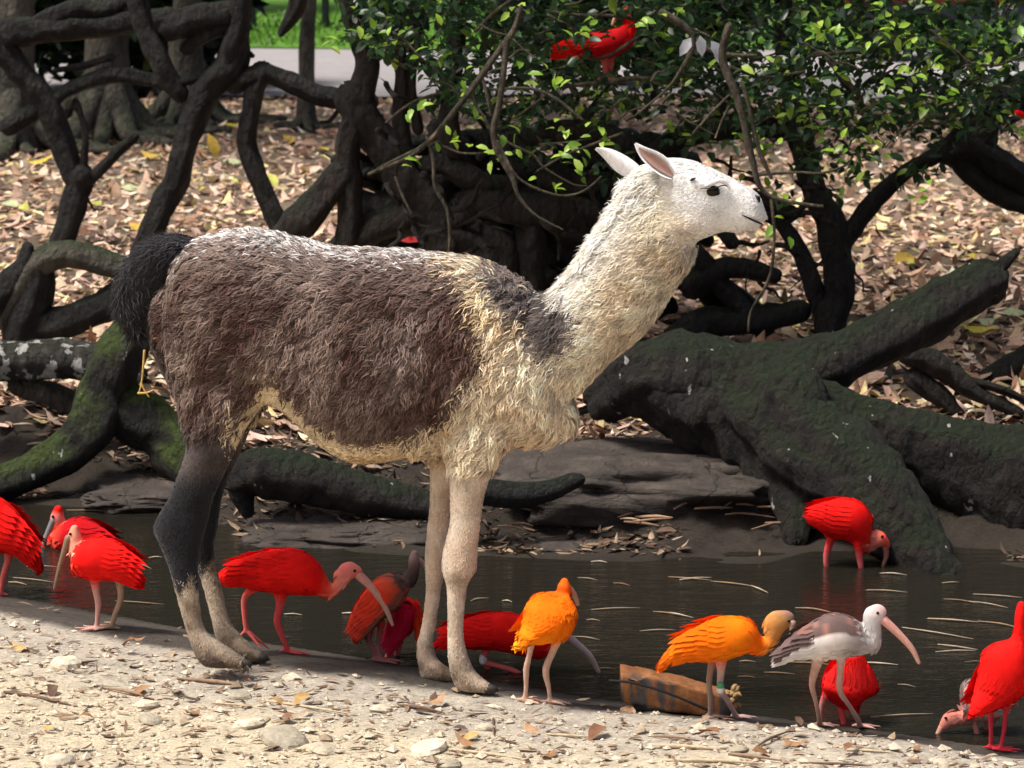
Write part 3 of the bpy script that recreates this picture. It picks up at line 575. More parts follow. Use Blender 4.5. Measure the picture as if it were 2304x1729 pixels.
# ------------------------------------------------------------------ ibises
RED = (.80, .010, .008); DRED = (.50, .006, .010); PINK = (.80, .24, .19); SALM = (.82, .10, .06); ORG = (.93, .165, .004); ORED = (.80, .06, .012)
def bird(name, label, Yb, ribs, cols, legs, bill, eyes, face=1, legcol=(.75, .16, .14), group='ibises at the pond', upper=None, rings=(), vox=.0045, billcol=((.75, .30, .25), (.55, .38, .26)), plume=900, base=None, wing_rng=(.05, .62), wing=True, noplume_from=.80):
    """ribs: (ax,ay,bx,by,w_px[,off m]) tail->head in photo units at distance Yb; cols: one colour per rib"""
    s = m_px(Yb); C, E1, E2 = [], [], []
    for r in ribs:
        o = r[5] if len(r) > 5 else 0; A = atY(r[0], r[1], Yb - o); B = atY(r[2], r[3], Yb - o)
        C.append((A + B) / 2); E1.append((A - B) / 2); E2.append(np.array([0, -1., 0]) * r[4] * s)
    CC = np.array([cols[min(i_, len(cols) - 1)] for i_ in range(len(ribs))], float)
    A = catmull(np.column_stack([C, E1, E2, CC]), 4); A[:, 9:] = np.clip(A[:, 9:], .004, .95)
    c_, e1_, e2_ = A[:, :3], A[:, 3:6], A[:, 6:9]; tg = norm(np.gradient(c_, axis=0))
    g = Geo(); kv, kc, kt, kk = [], [], [], []
    Vv, Q, T = loft(c_, e1_, e2_, 16); g.add(Vv, Q, T)
    for i_ in range(len(c_)):
        for a in np.linspace(0, 2 * np.pi, 12, endpoint=False):
            kv.append(c_[i_] + e1_[i_] * math.cos(a) + e2_[i_] * math.sin(a)); kt.append(tg[i_]); kk.append(i_ / (len(c_) - 1))
            cl = A[i_, 9:]
            if upper is not None: cl = upper(cl, math.cos(a), i_ / (len(c_) - 1))
            kc.append(cl)
    feet = []
    for lg in legs:
        pts = lg['p']; rad = lg.get('r', [11, 8, 6, 6]); off = lg.get('o', 0)
        fp = hit(*pts[-1]) if lg.get('g', 1) else atY(*pts[-1], Yb - off)
        if lg.get('g', 1) and abs(fp[1] - Yb) > .30: fp = atY(*pts[-1], Yb - off)
        n = len(pts); W = []
        for i_, p_ in enumerate(pts):
            t_ = i_ / (n - 1); W.append(atY(*p_, (Yb - off) * (1 - t_) + fp[1] * t_))
        if lg.get('g', 1):
            zb = height(fp[0], fp[1]); W[-1][2] = max(zb + .006, W[-1][2] if zb > WATER else zb + .006)
        feet.append(W[-1]); rr = np.interp(np.linspace(0, 1, n), np.linspace(0, 1, len(rad)), rad) * s
        tv = tube(W, rr, 8, sub=3); g.add(*tv); kv += list(tv[0]); kt += [np.array([0, 0, 1.])] * len(tv[0]); kk += [2.0] * len(tv[0])
        top = np.array(lg.get('tc', CC[len(CC) // 3])); lc = np.array(lg.get('c', legcol))
        h0, h1 = W[0][2], W[1][2]
        for v_ in tv[0]:
            f_ = np.clip((v_[2] - h1) / (h0 - h1 + 1e-6), 0, 1) * lg.get('ft', 1.0); kc.append(lc * (1 - f_) + top * f_)
        if lg.get('toes', 1):
            for an, ln in ((-34, 42), (2, 50), (36, 42), (180, 20)):
                a = R(an + lg.get('ta', 0)); d_ = np.array([math.cos(a) * face, math.sin(a), 0]); l_ = ln * s
                f0 = W[-1]; q1, q2 = f0 + d_ * l_ * .5, f0 + d_ * l_
                dz = lg.get('dz', 0.0)
                for q_, zz in ((q1, .004), (q2, .002)):
                    q_[2] = (height(q_[0], q_[1]) + zz + .004) if lg.get('g', 1) else f0[2] - dz * np.linalg.norm(q_ - f0)
                tv = tube([f0, q1, q2], np.array([5.5, 4.6, 2.6]) * s, 6, sub=2); g.add(*tv); kv += list(tv[0]); kt += [d_] * len(tv[0]); kk += [2.0] * len(tv[0]); kc += [lc] * len(tv[0])
    me = remesh('ibis_body', np.concatenate(g.V), [np.concatenate(g.Q), np.concatenate(g.T)], vox, 3, .4)
    kd = kdtree.KDTree(len(kv))
    for i_, v_ in enumerate(kv): kd.insert(v_, i_)
    kd.balance(); kc = np.array(kc); kt = np.array(kt); kk = np.array(kk)
    Vv, Nn, Tt_ = tri_data(me); idx = np.array([kd.find(v_)[1] for v_ in Vv]); colv = kc[idx]; set_col(me, colv)
    b0 = np.mean(feet, 0) if feet else c_[0]
    if base is not None: b0 = np.array(base)
    root = thing(name, label, 'bird', tuple(b0), group)
    me.transform(Matrix.Translation(-Vector(b0))); bo = obj('body', me, M['plume'], root)
    # small contour feathers
    isb = (kk[idx] < noplume_from).astype(float)
    if isb.sum() > 10 and plume:
        k_, bc = sample(Vv, Tt_, plume, isb + 1e-6); P = (Vv[Tt_[k_]] * bc[..., None]).sum(1); N = norm((Nn[Tt_[k_]] * bc[..., None]).sum(1)); ii = idx[Tt_[k_, 0]]
        D = -kt[ii] + .18 * rng.normal(0, 1, P.shape); cl = np.clip(kc[ii] * (1 + rng.normal(0, .10, (plume, 1))), .003, .95)
        g = Geo(); g.add(*ribbons(P, N, D, (18 + 6 * rng.random(plume)) * s, np.full(plume, 11 * s), .025, cl, roll=.07, curl=.08, sink=.001, droop=.05))
        obj('plumage', g.mesh('plumage', tuple(b0)), M['plume'], root, kind='stuff')
    # folded wings: overlapping rows of flight feathers over both flanks
    if wing:
        nC = len(c_) - 1
        for sd_ in (1, -1):
            g = Geo()
            tA, tB, nt_, na_ = wing_rng[0] + .03, wing_rng[1] + .06, 22, 14; gv, gc = [], []
            for it in range(nt_):
                for ia in range(na_):
                    u_, v_ = it / (nt_ - 1), ia / (na_ - 1); th = R(14 + (88 + 16 * math.sin(u_ * 3.1)) * v_) * sd_; f_ = (tA + (tB - tA) * u_) * nC; i0 = min(int(f_), nC - 1); fr_ = f_ - i0
                    cp, a1, a2 = (q_[i0] * (1 - fr_) + q_[i0 + 1] * fr_ for q_ in (c_, e1_, e2_)); edge = min(1.0, 5 * (1 - u_), 7 * v_, 4 * (1 - v_) + .35)
                    gv.append(cp + (a1 * math.cos(th) + a2 * math.sin(th)) * (1 + .055 * edge + .006 * vnoise(np.array([u_ * 9, v_ * 14, 3.]), 2))); gc.append(kc[i0 * 12 + int(round((th % (2 * np.pi)) / (2 * np.pi) * 12)) % 12])
            gi = (np.arange(nt_ - 1)[:, None] * na_ + np.arange(na_ - 1)[None]).ravel(); gq = np.stack([gi, gi + 1, gi + na_ + 1, gi + na_], -1); g.add(np.array(gv), gq if sd_ > 0 else gq[:, ::-1], None, np.array(gc))
            for row, t_ in enumerate(np.linspace(wing_rng[0] + .26, wing_rng[0] + .12, 4)):
                for th in np.linspace(34, 108, 7):
                    a = R(th) * sd_; tt = t_ + .012 * (rng.random() - .5); f_ = tt * nC; i0 = int(f_); fr_ = f_ - i0
                    cp = c_[i0] * (1 - fr_) + c_[min(i0 + 1, nC)] * fr_; a1 = e1_[i0] * (1 - fr_) + e1_[min(i0 + 1, nC)] * fr_; a2 = e2_[i0] * (1 - fr_) + e2_[min(i0 + 1, nC)] * fr_
                    o_ = a1 * math.cos(a) + a2 * math.sin(a); p_ = cp + o_ * 1.04; n_ = norm((a1 * math.cos(a) / (a1 @ a1) + a2 * math.sin(a) / (a2 @ a2))[None])
                    t2 = max(0, tt - .16); j0 = int(t2 * nC); o2 = c_[j0] + (e1_[j0] * math.cos(a) + e2_[j0] * math.sin(a)) * 1.05
                    d_ = norm((o2 - p_)[None]); Lf = (44 + 5.0 * row) * s; Wf = (23 - .8 * row) * s
                    ci = kc[min(i0, nC) * 12 + int(round((a % (2 * np.pi)) / (2 * np.pi) * 12)) % 12]
                    cl = np.clip(ci * (1 + .07 * rng.normal()), .003, .95)[None]
                    g.add(*ribbons(p_[None], n_, d_, np.array([Lf]), np.array([Wf]), .006, cl, roll=.02, curl=.02, sink=.0, droop=.015))
            obj('wing', g.mesh('wing', tuple(b0)), M['plume'], root)
    if bill:
        pts = [atY(p_[0], p_[1], Yb - (p_[3] if len(p_) > 3 else 0)) for p_ in bill]; rr = [p_[2] * s for p_ in bill]
        tv = tube(pts, rr, 10, sub=5); n_ = len(tv[0]); f_ = np.clip(np.arange(n_) / (n_ - 2), 0, 1)[:, None]
        g = Geo(); g.add(*tv, C=np.array(billcol[0])[None] * (1 - f_) + np.array(billcol[1])[None] * f_); obj('bill', g.mesh('bill', tuple(b0)), M['horn'], root)
    for ex, ey, eo in eyes:
        blob(atY(ex, ey, Yb - eo * s), (3.6 * s, 2.6 * s, 3.6 * s), 'eye', M['eye'], root)
    for (px, py, rp, hh, mt) in rings:
        p_ = atY(px, py, Yb); g = Geo(); g.add(*tube([p_ - [0, 0, hh * s], p_ + [0, 0, hh * s]], [rp * s] * 2, 12)); obj('leg_ring', g.mesh('leg_ring', tuple(b0)), M[mt], root)
    return root
def YF(px, py): return hit(px, py)[1]

bird('ibis', 'scarlet ibis showing only its drooping tail and leg beside the dark red ibis', YF(0, 1342), [(95, 1265, 80, 1288, 8), (80, 1218, 50, 1256, 25), (55, 1177, 20, 1246, 40), (20, 1135, -15, 1240, 50), (-30, 1108, -40, 1225, 52), (-85, 1105, -80, 1195, 42), (-120, 1115, -105, 1170, 28), (-140, 1115, -120, 1150, 16), (-155, 1085, -125, 1105, 14), (-165, 1050, -132, 1065, 15), (-155, 1030, -135, 1040, 10)],
     [RED] * 7 + [SALM] * 4, [dict(p=[(20, 1240), (18, 1262), (8, 1295), (0, 1342)], r=[14, 9, 8, 8], ft=.4), dict(p=[(-20, 1232), (-22, 1270), (-30, 1300), (-34, 1340)], o=-.04)], [(-160, 1055, 9), (-185, 1085, 7), (-200, 1130, 5), (-203, 1160, 3)], [(-158, 1047, 13)], face=-1)
bird('ibis', 'dark red ibis with grey bill standing behind the pink-headed ibis', YF(164, 1356) - .02, [(262, 1235, 255, 1255, 8), (240, 1205, 235, 1265, 22), (215, 1178, 205, 1272, 38), (185, 1165, 175, 1275, 44), (155, 1168, 145, 1262, 42), (130, 1185, 122, 1245, 34), (112, 1198, 130, 1232, 22), (110, 1196, 148, 1205, 17), (113, 1178, 147, 1180, 16), (113, 1162, 145, 1164, 16), (120, 1147, 141, 1148, 11)],
     [DRED] * 5 + [(.62, .05, .03), (.75, .12, .07), RED, SALM, PINK, RED], [dict(p=[(172, 1270), (173, 1298), (168, 1325), (164, 1354)], r=[12, 8, 7, 7]), dict(p=[(190, 1272), (188, 1300), (184, 1322), (180, 1345)], o=-.05, toes=0)], [(121, 1172, 9, .012), (110, 1195, 7, .012), (101, 1217, 6, .012), (94, 1243, 4, .012)], [(119, 1163, 15)], face=-1, billcol=((.18, .18, .20), (.30, .28, .27)), legcol=(.62, .09, .11))
bird('ibis', 'bright red ibis with peach head and long brown bill beside llama hind leg', YF(217, 1420), [(318, 1288, 306, 1322, 10), (300, 1253, 277, 1314, 30), (276, 1229, 250, 1306, 42), (246, 1212, 225, 1306, 48), (215, 1208, 200, 1304, 48), (187, 1215, 175, 1296, 42), (170, 1226, 160, 1278, 33), (156, 1246, 188, 1228, 23), (153, 1226, 184, 1213, 17), (152, 1206, 182, 1203, 16), (158, 1190, 177, 1190, 11)],
     [RED] * 6 + [(.82, .05, .03), (.82, .26, .17), (.84, .36, .25), (.84, .36, .25), (.82, .30, .20)], [dict(p=[(213, 1302), (216, 1330), (221, 1358), (219, 1390), (217, 1419)], r=[13, 9, 8, 6, 6], c=(.62, .33, .28)), dict(p=[(268, 1305), (272, 1345), (258, 1385), (252, 1416)], r=[11, 8, 7, 6], c=(.42, .29, .20), ft=.1)], [(154, 1212, 9, .01), (146, 1236, 7, .01), (134, 1278, 5.5, .01), (123, 1324, 4, .01)], [(158, 1202, 14)], face=-1, billcol=((.26, .17, .11), (.13, .09, .065)))
bird('ibis', 'scarlet ibis striding with pink head and long downcurved pale bill, between the llama legs', YF(648, 1472), [(480, 1306, 479, 1322, 6), (503, 1282, 512, 1316, 15), (545, 1257, 548, 1322, 30), (600, 1241, 600, 1333, 42), (652, 1235, 650, 1338, 47), (690, 1245, 685, 1340, 44), (720, 1272, 712, 1341, 34), (737, 1304, 728, 1345, 22), (747, 1314, 752, 1342, 15), (755, 1300, 776, 1320, 13), (758, 1284, 790, 1306, 14), (768, 1270, 806, 1296, 15), (788, 1264, 815, 1287, 12), (806, 1273, 814, 1284, 6)],
     [RED] * 7 + [(.82, .07, .04), (.82, .16, .10), PINK, PINK, (.78, .20, .18), PINK, PINK], [dict(p=[(575, 1322), (551, 1342), (550, 1381), (555, 1418)], o=-.05, g=0, r=[12, 8, 7, 7], dz=.9), dict(p=[(632, 1330), (630, 1362), (623, 1398), (638, 1440), (648, 1470)], r=[20, 10, 9, 7, 7], c=(.80, .10, .10))], [(808, 1295, 11), (838, 1325, 9), (866, 1366, 7), (883, 1406, 4)], [(798, 1285, 14)], face=1)
bird('ibis', 'orange ibis with dusky brown neck standing upright beside the front legs of the llama', YF(852, 1492), [(796, 1420, 812, 1437, 10), (801, 1385, 840, 1415, 24), (813, 1345, 868, 1390, 36), (836, 1312, 895, 1370, 42), (862, 1295, 914, 1345, 40), (890, 1291, 924, 1322, 28), (906, 1296, 935, 1312, 15), (917, 1276, 943, 1288, 13), (919, 1258, 946, 1262, 13), (924, 1246, 942, 1247, 9)],
     [(.72, .045, .02), (.74, .06, .035), (.72, .05, .025), (.70, .05, .02), (.45, .06, .03), (.14, .06, .05), (.075, .045, .042), (.09, .06, .055), (.20, .13, .12), (.24, .16, .14)], [dict(p=[(838, 1400), (831, 1437), (840, 1465), (850, 1490)], r=[10, 7, 6, 6]), dict(p=[(858, 1400), (853, 1435), (851, 1465), (862, 1492)], o=-.04, r=[10, 7, 6, 6])], [(940, 1258, 7), (958, 1275, 6), (965, 1300, 4)], [], legcol=(.34, .13, .11), billcol=((.2, .13, .12), (.3, .2, .16)), wing_rng=(.03, .5),
     upper=lambda c, u, t: c if u > -.2 or t > .55 else np.array((.28, .09, .06)))
bird('ibis', 'crimson ibis bowing its head behind the orange and brown ibis', YF(868, 1500) + .16, [(872, 1453, 884, 1461, 8), (880, 1420, 906, 1440, 18), (888, 1385, 926, 1415, 28), (895, 1357, 936, 1385, 30), (910, 1350, 942, 1368, 22), (926, 1365, 950, 1380, 15), (932, 1398, 957, 1402, 14), (932, 1428, 953, 1430, 13), (936, 1446, 948, 1447, 8)],
     [(.75, .12, .12), (.62, .03, .06), (.55, .01, .04), (.55, .01, .04), (.60, .012, .03), (.7, .03, .02), ORED, ORED, ORED], [dict(p=[(888, 1425), (882, 1455), (870, 1480), (868, 1500)], g=0, toes=0), dict(p=[(900, 1430), (896, 1460), (890, 1480), (889, 1503)], o=-.03, g=0, toes=0)], [(940, 1445, 7), (943, 1470, 5), (938, 1495, 3)], [])
bird('ibis', 'scarlet ibis crouching low with one leg folded and grey bill, behind the plump orange ibis', YF(1105, 1533) + .10, [(983, 1440, 984, 1458, 8), (1010, 1413, 1015, 1453, 22), (1060, 1390, 1060, 1460, 38), (1120, 1377, 1118, 1463, 44), (1175, 1386, 1170, 1475, 40), (1215, 1405, 1205, 1482, 30), (1240, 1424, 1226, 1478, 20), (1243, 1414, 1258, 1450, 15), (1246, 1404, 1274, 1430, 15), (1260, 1400, 1279, 1420, 10)],
     [RED] * 7 + [SALM] * 3, [dict(p=[(1102, 1445), (1095, 1465), (1087, 1488), (1110, 1496), (1150, 1507), (1172, 1517)], g=0, r=[14, 9, 8, 7, 7, 6], dz=.35), dict(p=[(1100, 1440), (1088, 1485), (1098, 1505), (1110, 1526)], o=-.04, g=0, toes=0)], [(1272, 1428, 10), (1298, 1450, 9), (1328, 1478, 7.5), (1347, 1512, 5)], [(1262, 1414, 14)], billcol=((.30, .24, .26), (.45, .33, .28)), rings=[(1087, 1484, 9.5, 4, 'ring_white')])
bird('ibis', 'plump bright orange ibis seen from behind with pale legs, beside the floating log', YF(1205, 1588), [(1160, 1450, 1183, 1456, 9, .09), (1166, 1425, 1215, 1446, 20, .06), (1174, 1405, 1275, 1437, 45, .02), (1177, 1385, 1295, 1405, 54, 0), (1185, 1358, 1299, 1375, 50, -.01), (1202, 1341, 1288, 1352, 38, -.03), (1228, 1334, 1280, 1339, 24, -.05), (1250, 1332, 1286, 1336, 16, -.07), (1254, 1318, 1285, 1320, 15, -.07), (1260, 1309, 1280, 1309, 9, -.07)],
     [(.93, .38, .02), (.93, .24, .006), (.93, .20, .005), ORG, ORG, ORG, (.92, .17, .006), (.90, .13, .010), (.90, .13, .010), (.90, .14, .010)], [dict(p=[(1196, 1440), (1192, 1470), (1184, 1507), (1184, 1545), (1180, 1583)], r=[11, 7, 8, 6, 6], c=(.62, .40, .30), ft=.1), dict(p=[(1258, 1425), (1246, 1462), (1228, 1507), (1235, 1550), (1238, 1584)], r=[17, 9, 9, 6, 6], c=(.62, .40, .30), ft=.8)], [(1275, 1320, 8, -.09), (1290, 1335, 7, -.13), (1300, 1360, 5, -.16)], [], face=1, wing_rng=(.1, .6))
bird('ibis', 'orange ibis with bent neck and dusky face preening beside the grey juvenile ibis', YF(1628, 1622), [(1481, 1490, 1494, 1508, 6), (1515, 1450, 1522, 1490, 18), (1560, 1417, 1560, 1489, 34), (1610, 1391, 1605, 1490, 44), (1660, 1388, 1650, 1480, 44), (1695, 1400, 1685, 1470, 32), (1712, 1430, 1710, 1475, 20), (1722, 1432, 1740, 1460, 15), (1718, 1412, 1753, 1440, 14), (1720, 1393, 1766, 1420, 15), (1738, 1376, 1784, 1406, 14), (1765, 1373, 1787, 1396, 9)],
     [(.78, .14, .008), (.90, .18, .005), ORG, ORG, (.93, .21, .005), (.92, .15, .005), ORG, (.82, .26, .04), (.74, .30, .07), (.66, .28, .08), (.55, .27, .10), (.34, .19, .13)], [dict(p=[(1622, 1475), (1622, 1510), (1621, 1548), (1640, 1582), (1657, 1618)], r=[18, 10, 8, 7, 7], c=(.62, .42, .38), tc=(.82, .10, .01)), dict(p=[(1606, 1480), (1596, 1526), (1598, 1570), (1599, 1616)], o=-.06, r=[12, 8, 7, 7], c=(.36, .25, .20), ft=.2, toes=1)], [(1784, 1404, 9, .01), (1782, 1425, 7, .01), (1770, 1446, 5, .01), (1760, 1456, 3, .01)], [(1775, 1398, 14)], billcol=((.30, .19, .14), (.30, .22, .16)), rings=[(1621, 1544, 8.8, 2.5, 'ring_green'), (1621, 1551, 8.6, 2, 'ring_white')])
WHT = (.78, .73, .70); GRY = (.42, .38, .37); BRN = (.15, .10, .095)
def juv_up(c, u, t):
    if t > .52: return c
    if u > .15: return np.array(BRN) if (int(t * 40) + int(u * 5)) % 7 else np.array((.30, .15, .12))
    return c
bird('ibis', 'mottled grey and white juvenile ibis with pink downcurved bill walking along the bank', YF(1870, 1643), [(1752, 1478, 1756, 1490, 5), (1770, 1455, 1776, 1484, 14), (1800, 1420, 1806, 1484, 24), (1832, 1397, 1836, 1483, 34), (1875, 1379, 1872, 1484, 40), (1915, 1388, 1915, 1478, 36), (1940, 1405, 1945, 1474, 24), (1945, 1425, 1976, 1462, 17), (1944, 1410, 1984, 1430, 15), (1941, 1390, 1982, 1406, 15), (1948, 1370, 1990, 1392, 15), (1968, 1360, 1994, 1382, 10)],
     [WHT, WHT, WHT, WHT, (.72, .64, .60), (.40, .36, .35), GRY, (.55, .51, .49), (.56, .53, .52), (.58, .55, .55), (.66, .58, .57), (.72, .52, .50)], [dict(p=[(1846, 1470), (1836, 1500), (1827, 1542), (1836, 1580), (1843, 1618), (1842, 1636)], r=[18, 12, 8, 6, 6, 7], c=(.62, .38, .30), tc=(.78, .60, .56)), dict(p=[(1893, 1470), (1891, 1505), (1890, 1555), (1910, 1587), (1929, 1618), (1934, 1638)], r=[14, 9, 8, 6, 7, 7], c=(.62, .38, .32), tc=(.72, .55, .50))], [(1988, 1395, 11), (2024, 1429, 9), (2052, 1461, 7), (2067, 1491, 4.5)], [(1975, 1380, 14)], upper=juv_up, billcol=((.80, .36, .32), (.62, .42, .30)), wing_rng=(.0, .48))
bird('ibis', 'scarlet ibis feeding head down at the water edge behind the grey juvenile ibis', YF(1900, 1643) + .08, [(1905, 1489, 1948, 1490, 18), (1874, 1505, 1966, 1515, 34), (1853, 1525, 1975, 1546, 42), (1848, 1545, 1968, 1562, 42), (1857, 1568, 1945, 1575, 32), (1877, 1585, 1935, 1592, 20), (1918, 1600, 1936, 1606, 8)],
     [RED, RED, (.78, .02, .02), RED, DRED, DRED, DRED], [dict(p=[(1888, 1565), (1891, 1590), (1896, 1615), (1900, 1640)], g=0, toes=0, r=[14, 8, 7, 7], c=(.75, .08, .10)), dict(p=[(1862, 1555), (1850, 1580), (1846, 1605), (1846, 1625)], g=0, toes=0, c=(.55, .22, .2), r=[10, 7, 6, 6])], None, [], wing_rng=(.1, .5), noplume_from=1.1)
bird('ibis', 'scarlet ibis wading alone in the pond under the big mossy log', YF(1900, 1205) * 0 + 10.02, [(1830, 1158, 1838, 1172, 6), (1850, 1139, 1850, 1198, 24), (1885, 1123, 1878, 1212, 38), (1920, 1124, 1905, 1218, 40), (1948, 1140, 1925, 1232, 34), (1963, 1172, 1940, 1243, 24), (1957, 1197, 1956, 1243, 16), (1970, 1191, 1976, 1232, 17), (1988, 1198, 1990, 1232, 15), (1997, 1210, 1997, 1234, 9)],
     [RED] * 5 + [(.80, .03, .02), (.80, .12, .08), (.82, .22, .16), SALM, SALM], [dict(p=[(1872, 1205), (1859, 1252), (1861, 1290), (1862, 1330)], g=0, toes=0, c=(.60, .12, .12)), dict(p=[(1930, 1225), (1935, 1262), (1940, 1298), (1941, 1335)], g=0, toes=0, o=.03, c=(.60, .12, .12))], [(1992, 1232, 8), (1994, 1252, 6), (1986, 1276, 4)], [(1985, 1208, 15)], vox=.005, billcol=((.4, .12, .1), (.2, .12, .1)))
bird('ibis', 'tall scarlet ibis with raised neck standing over the drinking brown juvenile', YF(2240, 1694), [(2182, 1600, 2199, 1610, 8, .05), (2188, 1570, 2236, 1600, 22, .03), (2197, 1530, 2290, 1575, 40), (2205, 1495, 2320, 1535, 46), (2215, 1465, 2325, 1490, 42), (2240, 1449, 2318, 1458, 30), (2270, 1440, 2314, 1440, 18), (2281, 1418, 2308, 1415, 14), (2283, 1385, 2309, 1382, 14), (2288, 1362, 2308, 1362, 10)],
     [RED] * 10, [dict(p=[(2232, 1570), (2229, 1605), (2230, 1650), (2229, 1688)], r=[10, 7, 6, 6], c=(.72, .05, .07)), dict(p=[(2270, 1570), (2263, 1605), (2258, 1650), (2251, 1692)], r=[10, 7, 6, 6], c=(.72, .05, .07))], [(2300, 1372, 9, -.03), (2330, 1385, 7, -.05), (2352, 1415, 4, -.06)], [], face=1)
bird('ibis', 'brownish juvenile ibis drinking with lowered head beside the tall scarlet ibis', YF(2201, 1674) + .10, [(2268, 1570, 2262, 1600, 18), (2226, 1545, 2226, 1625, 34), (2190, 1533, 2190, 1618, 38), (2164, 1548, 2166, 1614, 28), (2168, 1596, 2178, 1628, 17), (2150, 1602, 2158, 1630, 14), (2133, 1603, 2145, 1635, 14), (2122, 1610, 2131, 1642, 12), (2114, 1627, 2123, 1644, 8)],
     [(.5, .2, .15), (.52, .22, .16), (.45, .26, .22), (.42, .27, .24), (.55, .22, .18), (.55, .20, .16), (.55, .20, .16), (.6, .22, .17), (.6, .22, .17)], [dict(p=[(2186, 1600), (2192, 1625), (2198, 1650), (2201, 1672)], r=[12, 8, 7, 6], c=(.6, .25, .2), g=0, toes=0), dict(p=[(2218, 1610), (2220, 1640), (2220, 1660), (2220, 1678)], o=-.04, c=(.5, .22, .18), g=0, toes=0)], [(2119, 1636, 8), (2111, 1650, 6), (2103, 1660, 3.5)], [(2128, 1616, 12)], face=-1,
     upper=lambda c, u, t: np.array((.34, .27, .26)) if (t < .45 and u > .0 and int(t * 31 + u * 7) % 3) else c)
BP = 12.2
bird('ibis', 'scarlet ibis perched among the leafy branches', BP, [(1253, 118, 1257, 131, 5), (1280, 97, 1285, 131, 14), (1315, 82, 1318, 133, 22), (1350, 72, 1352, 133, 26), (1380, 66, 1387, 125, 24), (1400, 58, 1412, 108, 18), (1404, 48, 1430, 82, 12), (1398, 38, 1427, 52, 10), (1397, 24, 1420, 31, 9), (1403, 18, 1415, 18, 7)],
     [RED, RED, RED, DRED, DRED, DRED, RED, RED, SALM, SALM], [dict(p=[(1360, 125), (1361, 143), (1362, 160), (1364, 178)], g=0, toes=1), dict(p=[(1372, 122), (1374, 145), (1372, 162), (1374, 180)], g=0, o=-.03, toes=1)], [(1400, 27, 6), (1386, 38, 5), (1378, 55, 3)], [], vox=.006, plume=700)
bird('ibis', 'scarlet ibis with pale bill perched on the thick dark limb beyond the bright leaves', 12.5, [(2440, 300, 2438, 312, 5), (2415, 275, 2410, 318, 20), (2380, 262, 2375, 322, 28), (2345, 262, 2342, 318, 24), (2325, 270, 2328, 305, 14), (2312, 262, 2322, 285, 9), (2296, 247, 2306, 268, 9), (2284, 248, 2290, 266, 7)],
     [RED] * 8, [dict(p=[(2365, 318), (2367, 345), (2364, 375), (2365, 404)], g=0, toes=1), dict(p=[(2378, 318), (2380, 345), (2378, 375), (2379, 402)], g=0, o=-.04, toes=1)], [(2288, 256, 6), (2270, 268, 5), (2256, 285, 4), (2248, 300, 2.5)], [], face=-1, vox=.007, plume=400, billcol=((.62, .38, .32), (.5, .4, .33)), base=None)

# ------------------------------------------------------------------ logs, roots, trees
def px_path(pts, Y):
    """(px, py, r_px[, dY]) -> world points, radii"""
    P, r = [], []
    for p_ in pts:
        yy = Y + (p_[3] if len(p_) > 3 else 0); P.append(atY(p_[0], p_[1], yy)); r.append(p_[2] * m_px(yy))
    return P, r
def log(name, label, cat, Y, paths, mat, rough=.2, group=None, seg=26, ns=6.0):
    allP = [px_path(p_, Y) for p_ in paths]; b = np.array(allP[0][0]).mean(0); b[2] = min(p_[2] - r_ for P_, R_ in allP for p_, r_ in zip(P_, R_))
    if len(paths) == 1:
        g = Geo(); g.add(*tube(*allP[0], seg, rough, 3, 5, nscale=ns)); return tag(obj(name, shift(g.mesh(name, tuple(b)), 0), mat, None), label, cat, group), b
    t = thing(name, label, cat, tuple(b), group)
    for i_, (P_, R_) in enumerate(allP):
        g = Geo(); g.add(*tube(P_, R_, seg, rough, 3 + i_, 8, nscale=ns)); obj('trunk' if i_ == 0 else 'root', g.mesh('trunk', tuple(b)), mat if not isinstance(mat, list) else mat[min(i_, len(mat) - 1)], t)
    return t, b
def shift(me, k): return me
def place(ob, b): ob.location = tuple(b)
o_, b_ = log('fallen_log', 'grey weathered log streaked with white droppings lying against the mossy root', 'log', 11.55, [[(-160, 822, 44), (-40, 816, 46), (80, 812, 46), (190, 818, 45), (285, 838, 42)]], M['log_grey']); place(o_, b_)
t_, _ = log('mossy_root', 'forked green moss-covered root sprawling to the water behind the llama hind leg', 'root', 11.3, [[(300, 745, 46, .1), (268, 800, 56), (240, 876, 60), (205, 955, 62, -.05), (131, 1028, 50, -.12), (37, 1074, 44, -.2), (-90, 1118, 40, -.25)], [(245, 880, 50), (305, 930, 58), (366, 975, 56), (420, 1050, 50, -.1), (450, 1110, 40, -.15)]], M['log_moss'], rough=.2)
o_, b_ = log('fallen_log', 'short pale dead log propped below the grey weathered log', 'log', 11.6, [[(40, 868, 24), (110, 885, 27), (180, 915, 24), (230, 935, 18)]], M['root_pale']); place(o_, b_)
t_, _ = log('mossy_log', 'blunt green mossy log with white droppings lying under the llama belly', 'log', 10.58, [[(548, 1078, 40), (580, 1066, 56), (640, 1068, 58), (720, 1088, 54), (810, 1112, 48), (900, 1130, 42), (990, 1142, 34)], [(545, 1070, 34), (545, 1110, 28), (556, 1150, 16)], [(880, 1120, 34), (925, 1150, 20), (935, 1172, 8)]], M['log_darkmoss'], rough=.14)
o_, b_ = log('fallen_log', 'thin black wet log with raised rounded end on the mud slab', 'log', 10.36, [[(1030, 1100, 32), (1100, 1108, 32), (1170, 1115, 30), (1235, 1105, 24), (1290, 1084, 19), (1302, 1080, 15)]], M['log_black'], rough=.08); place(o_, b_)
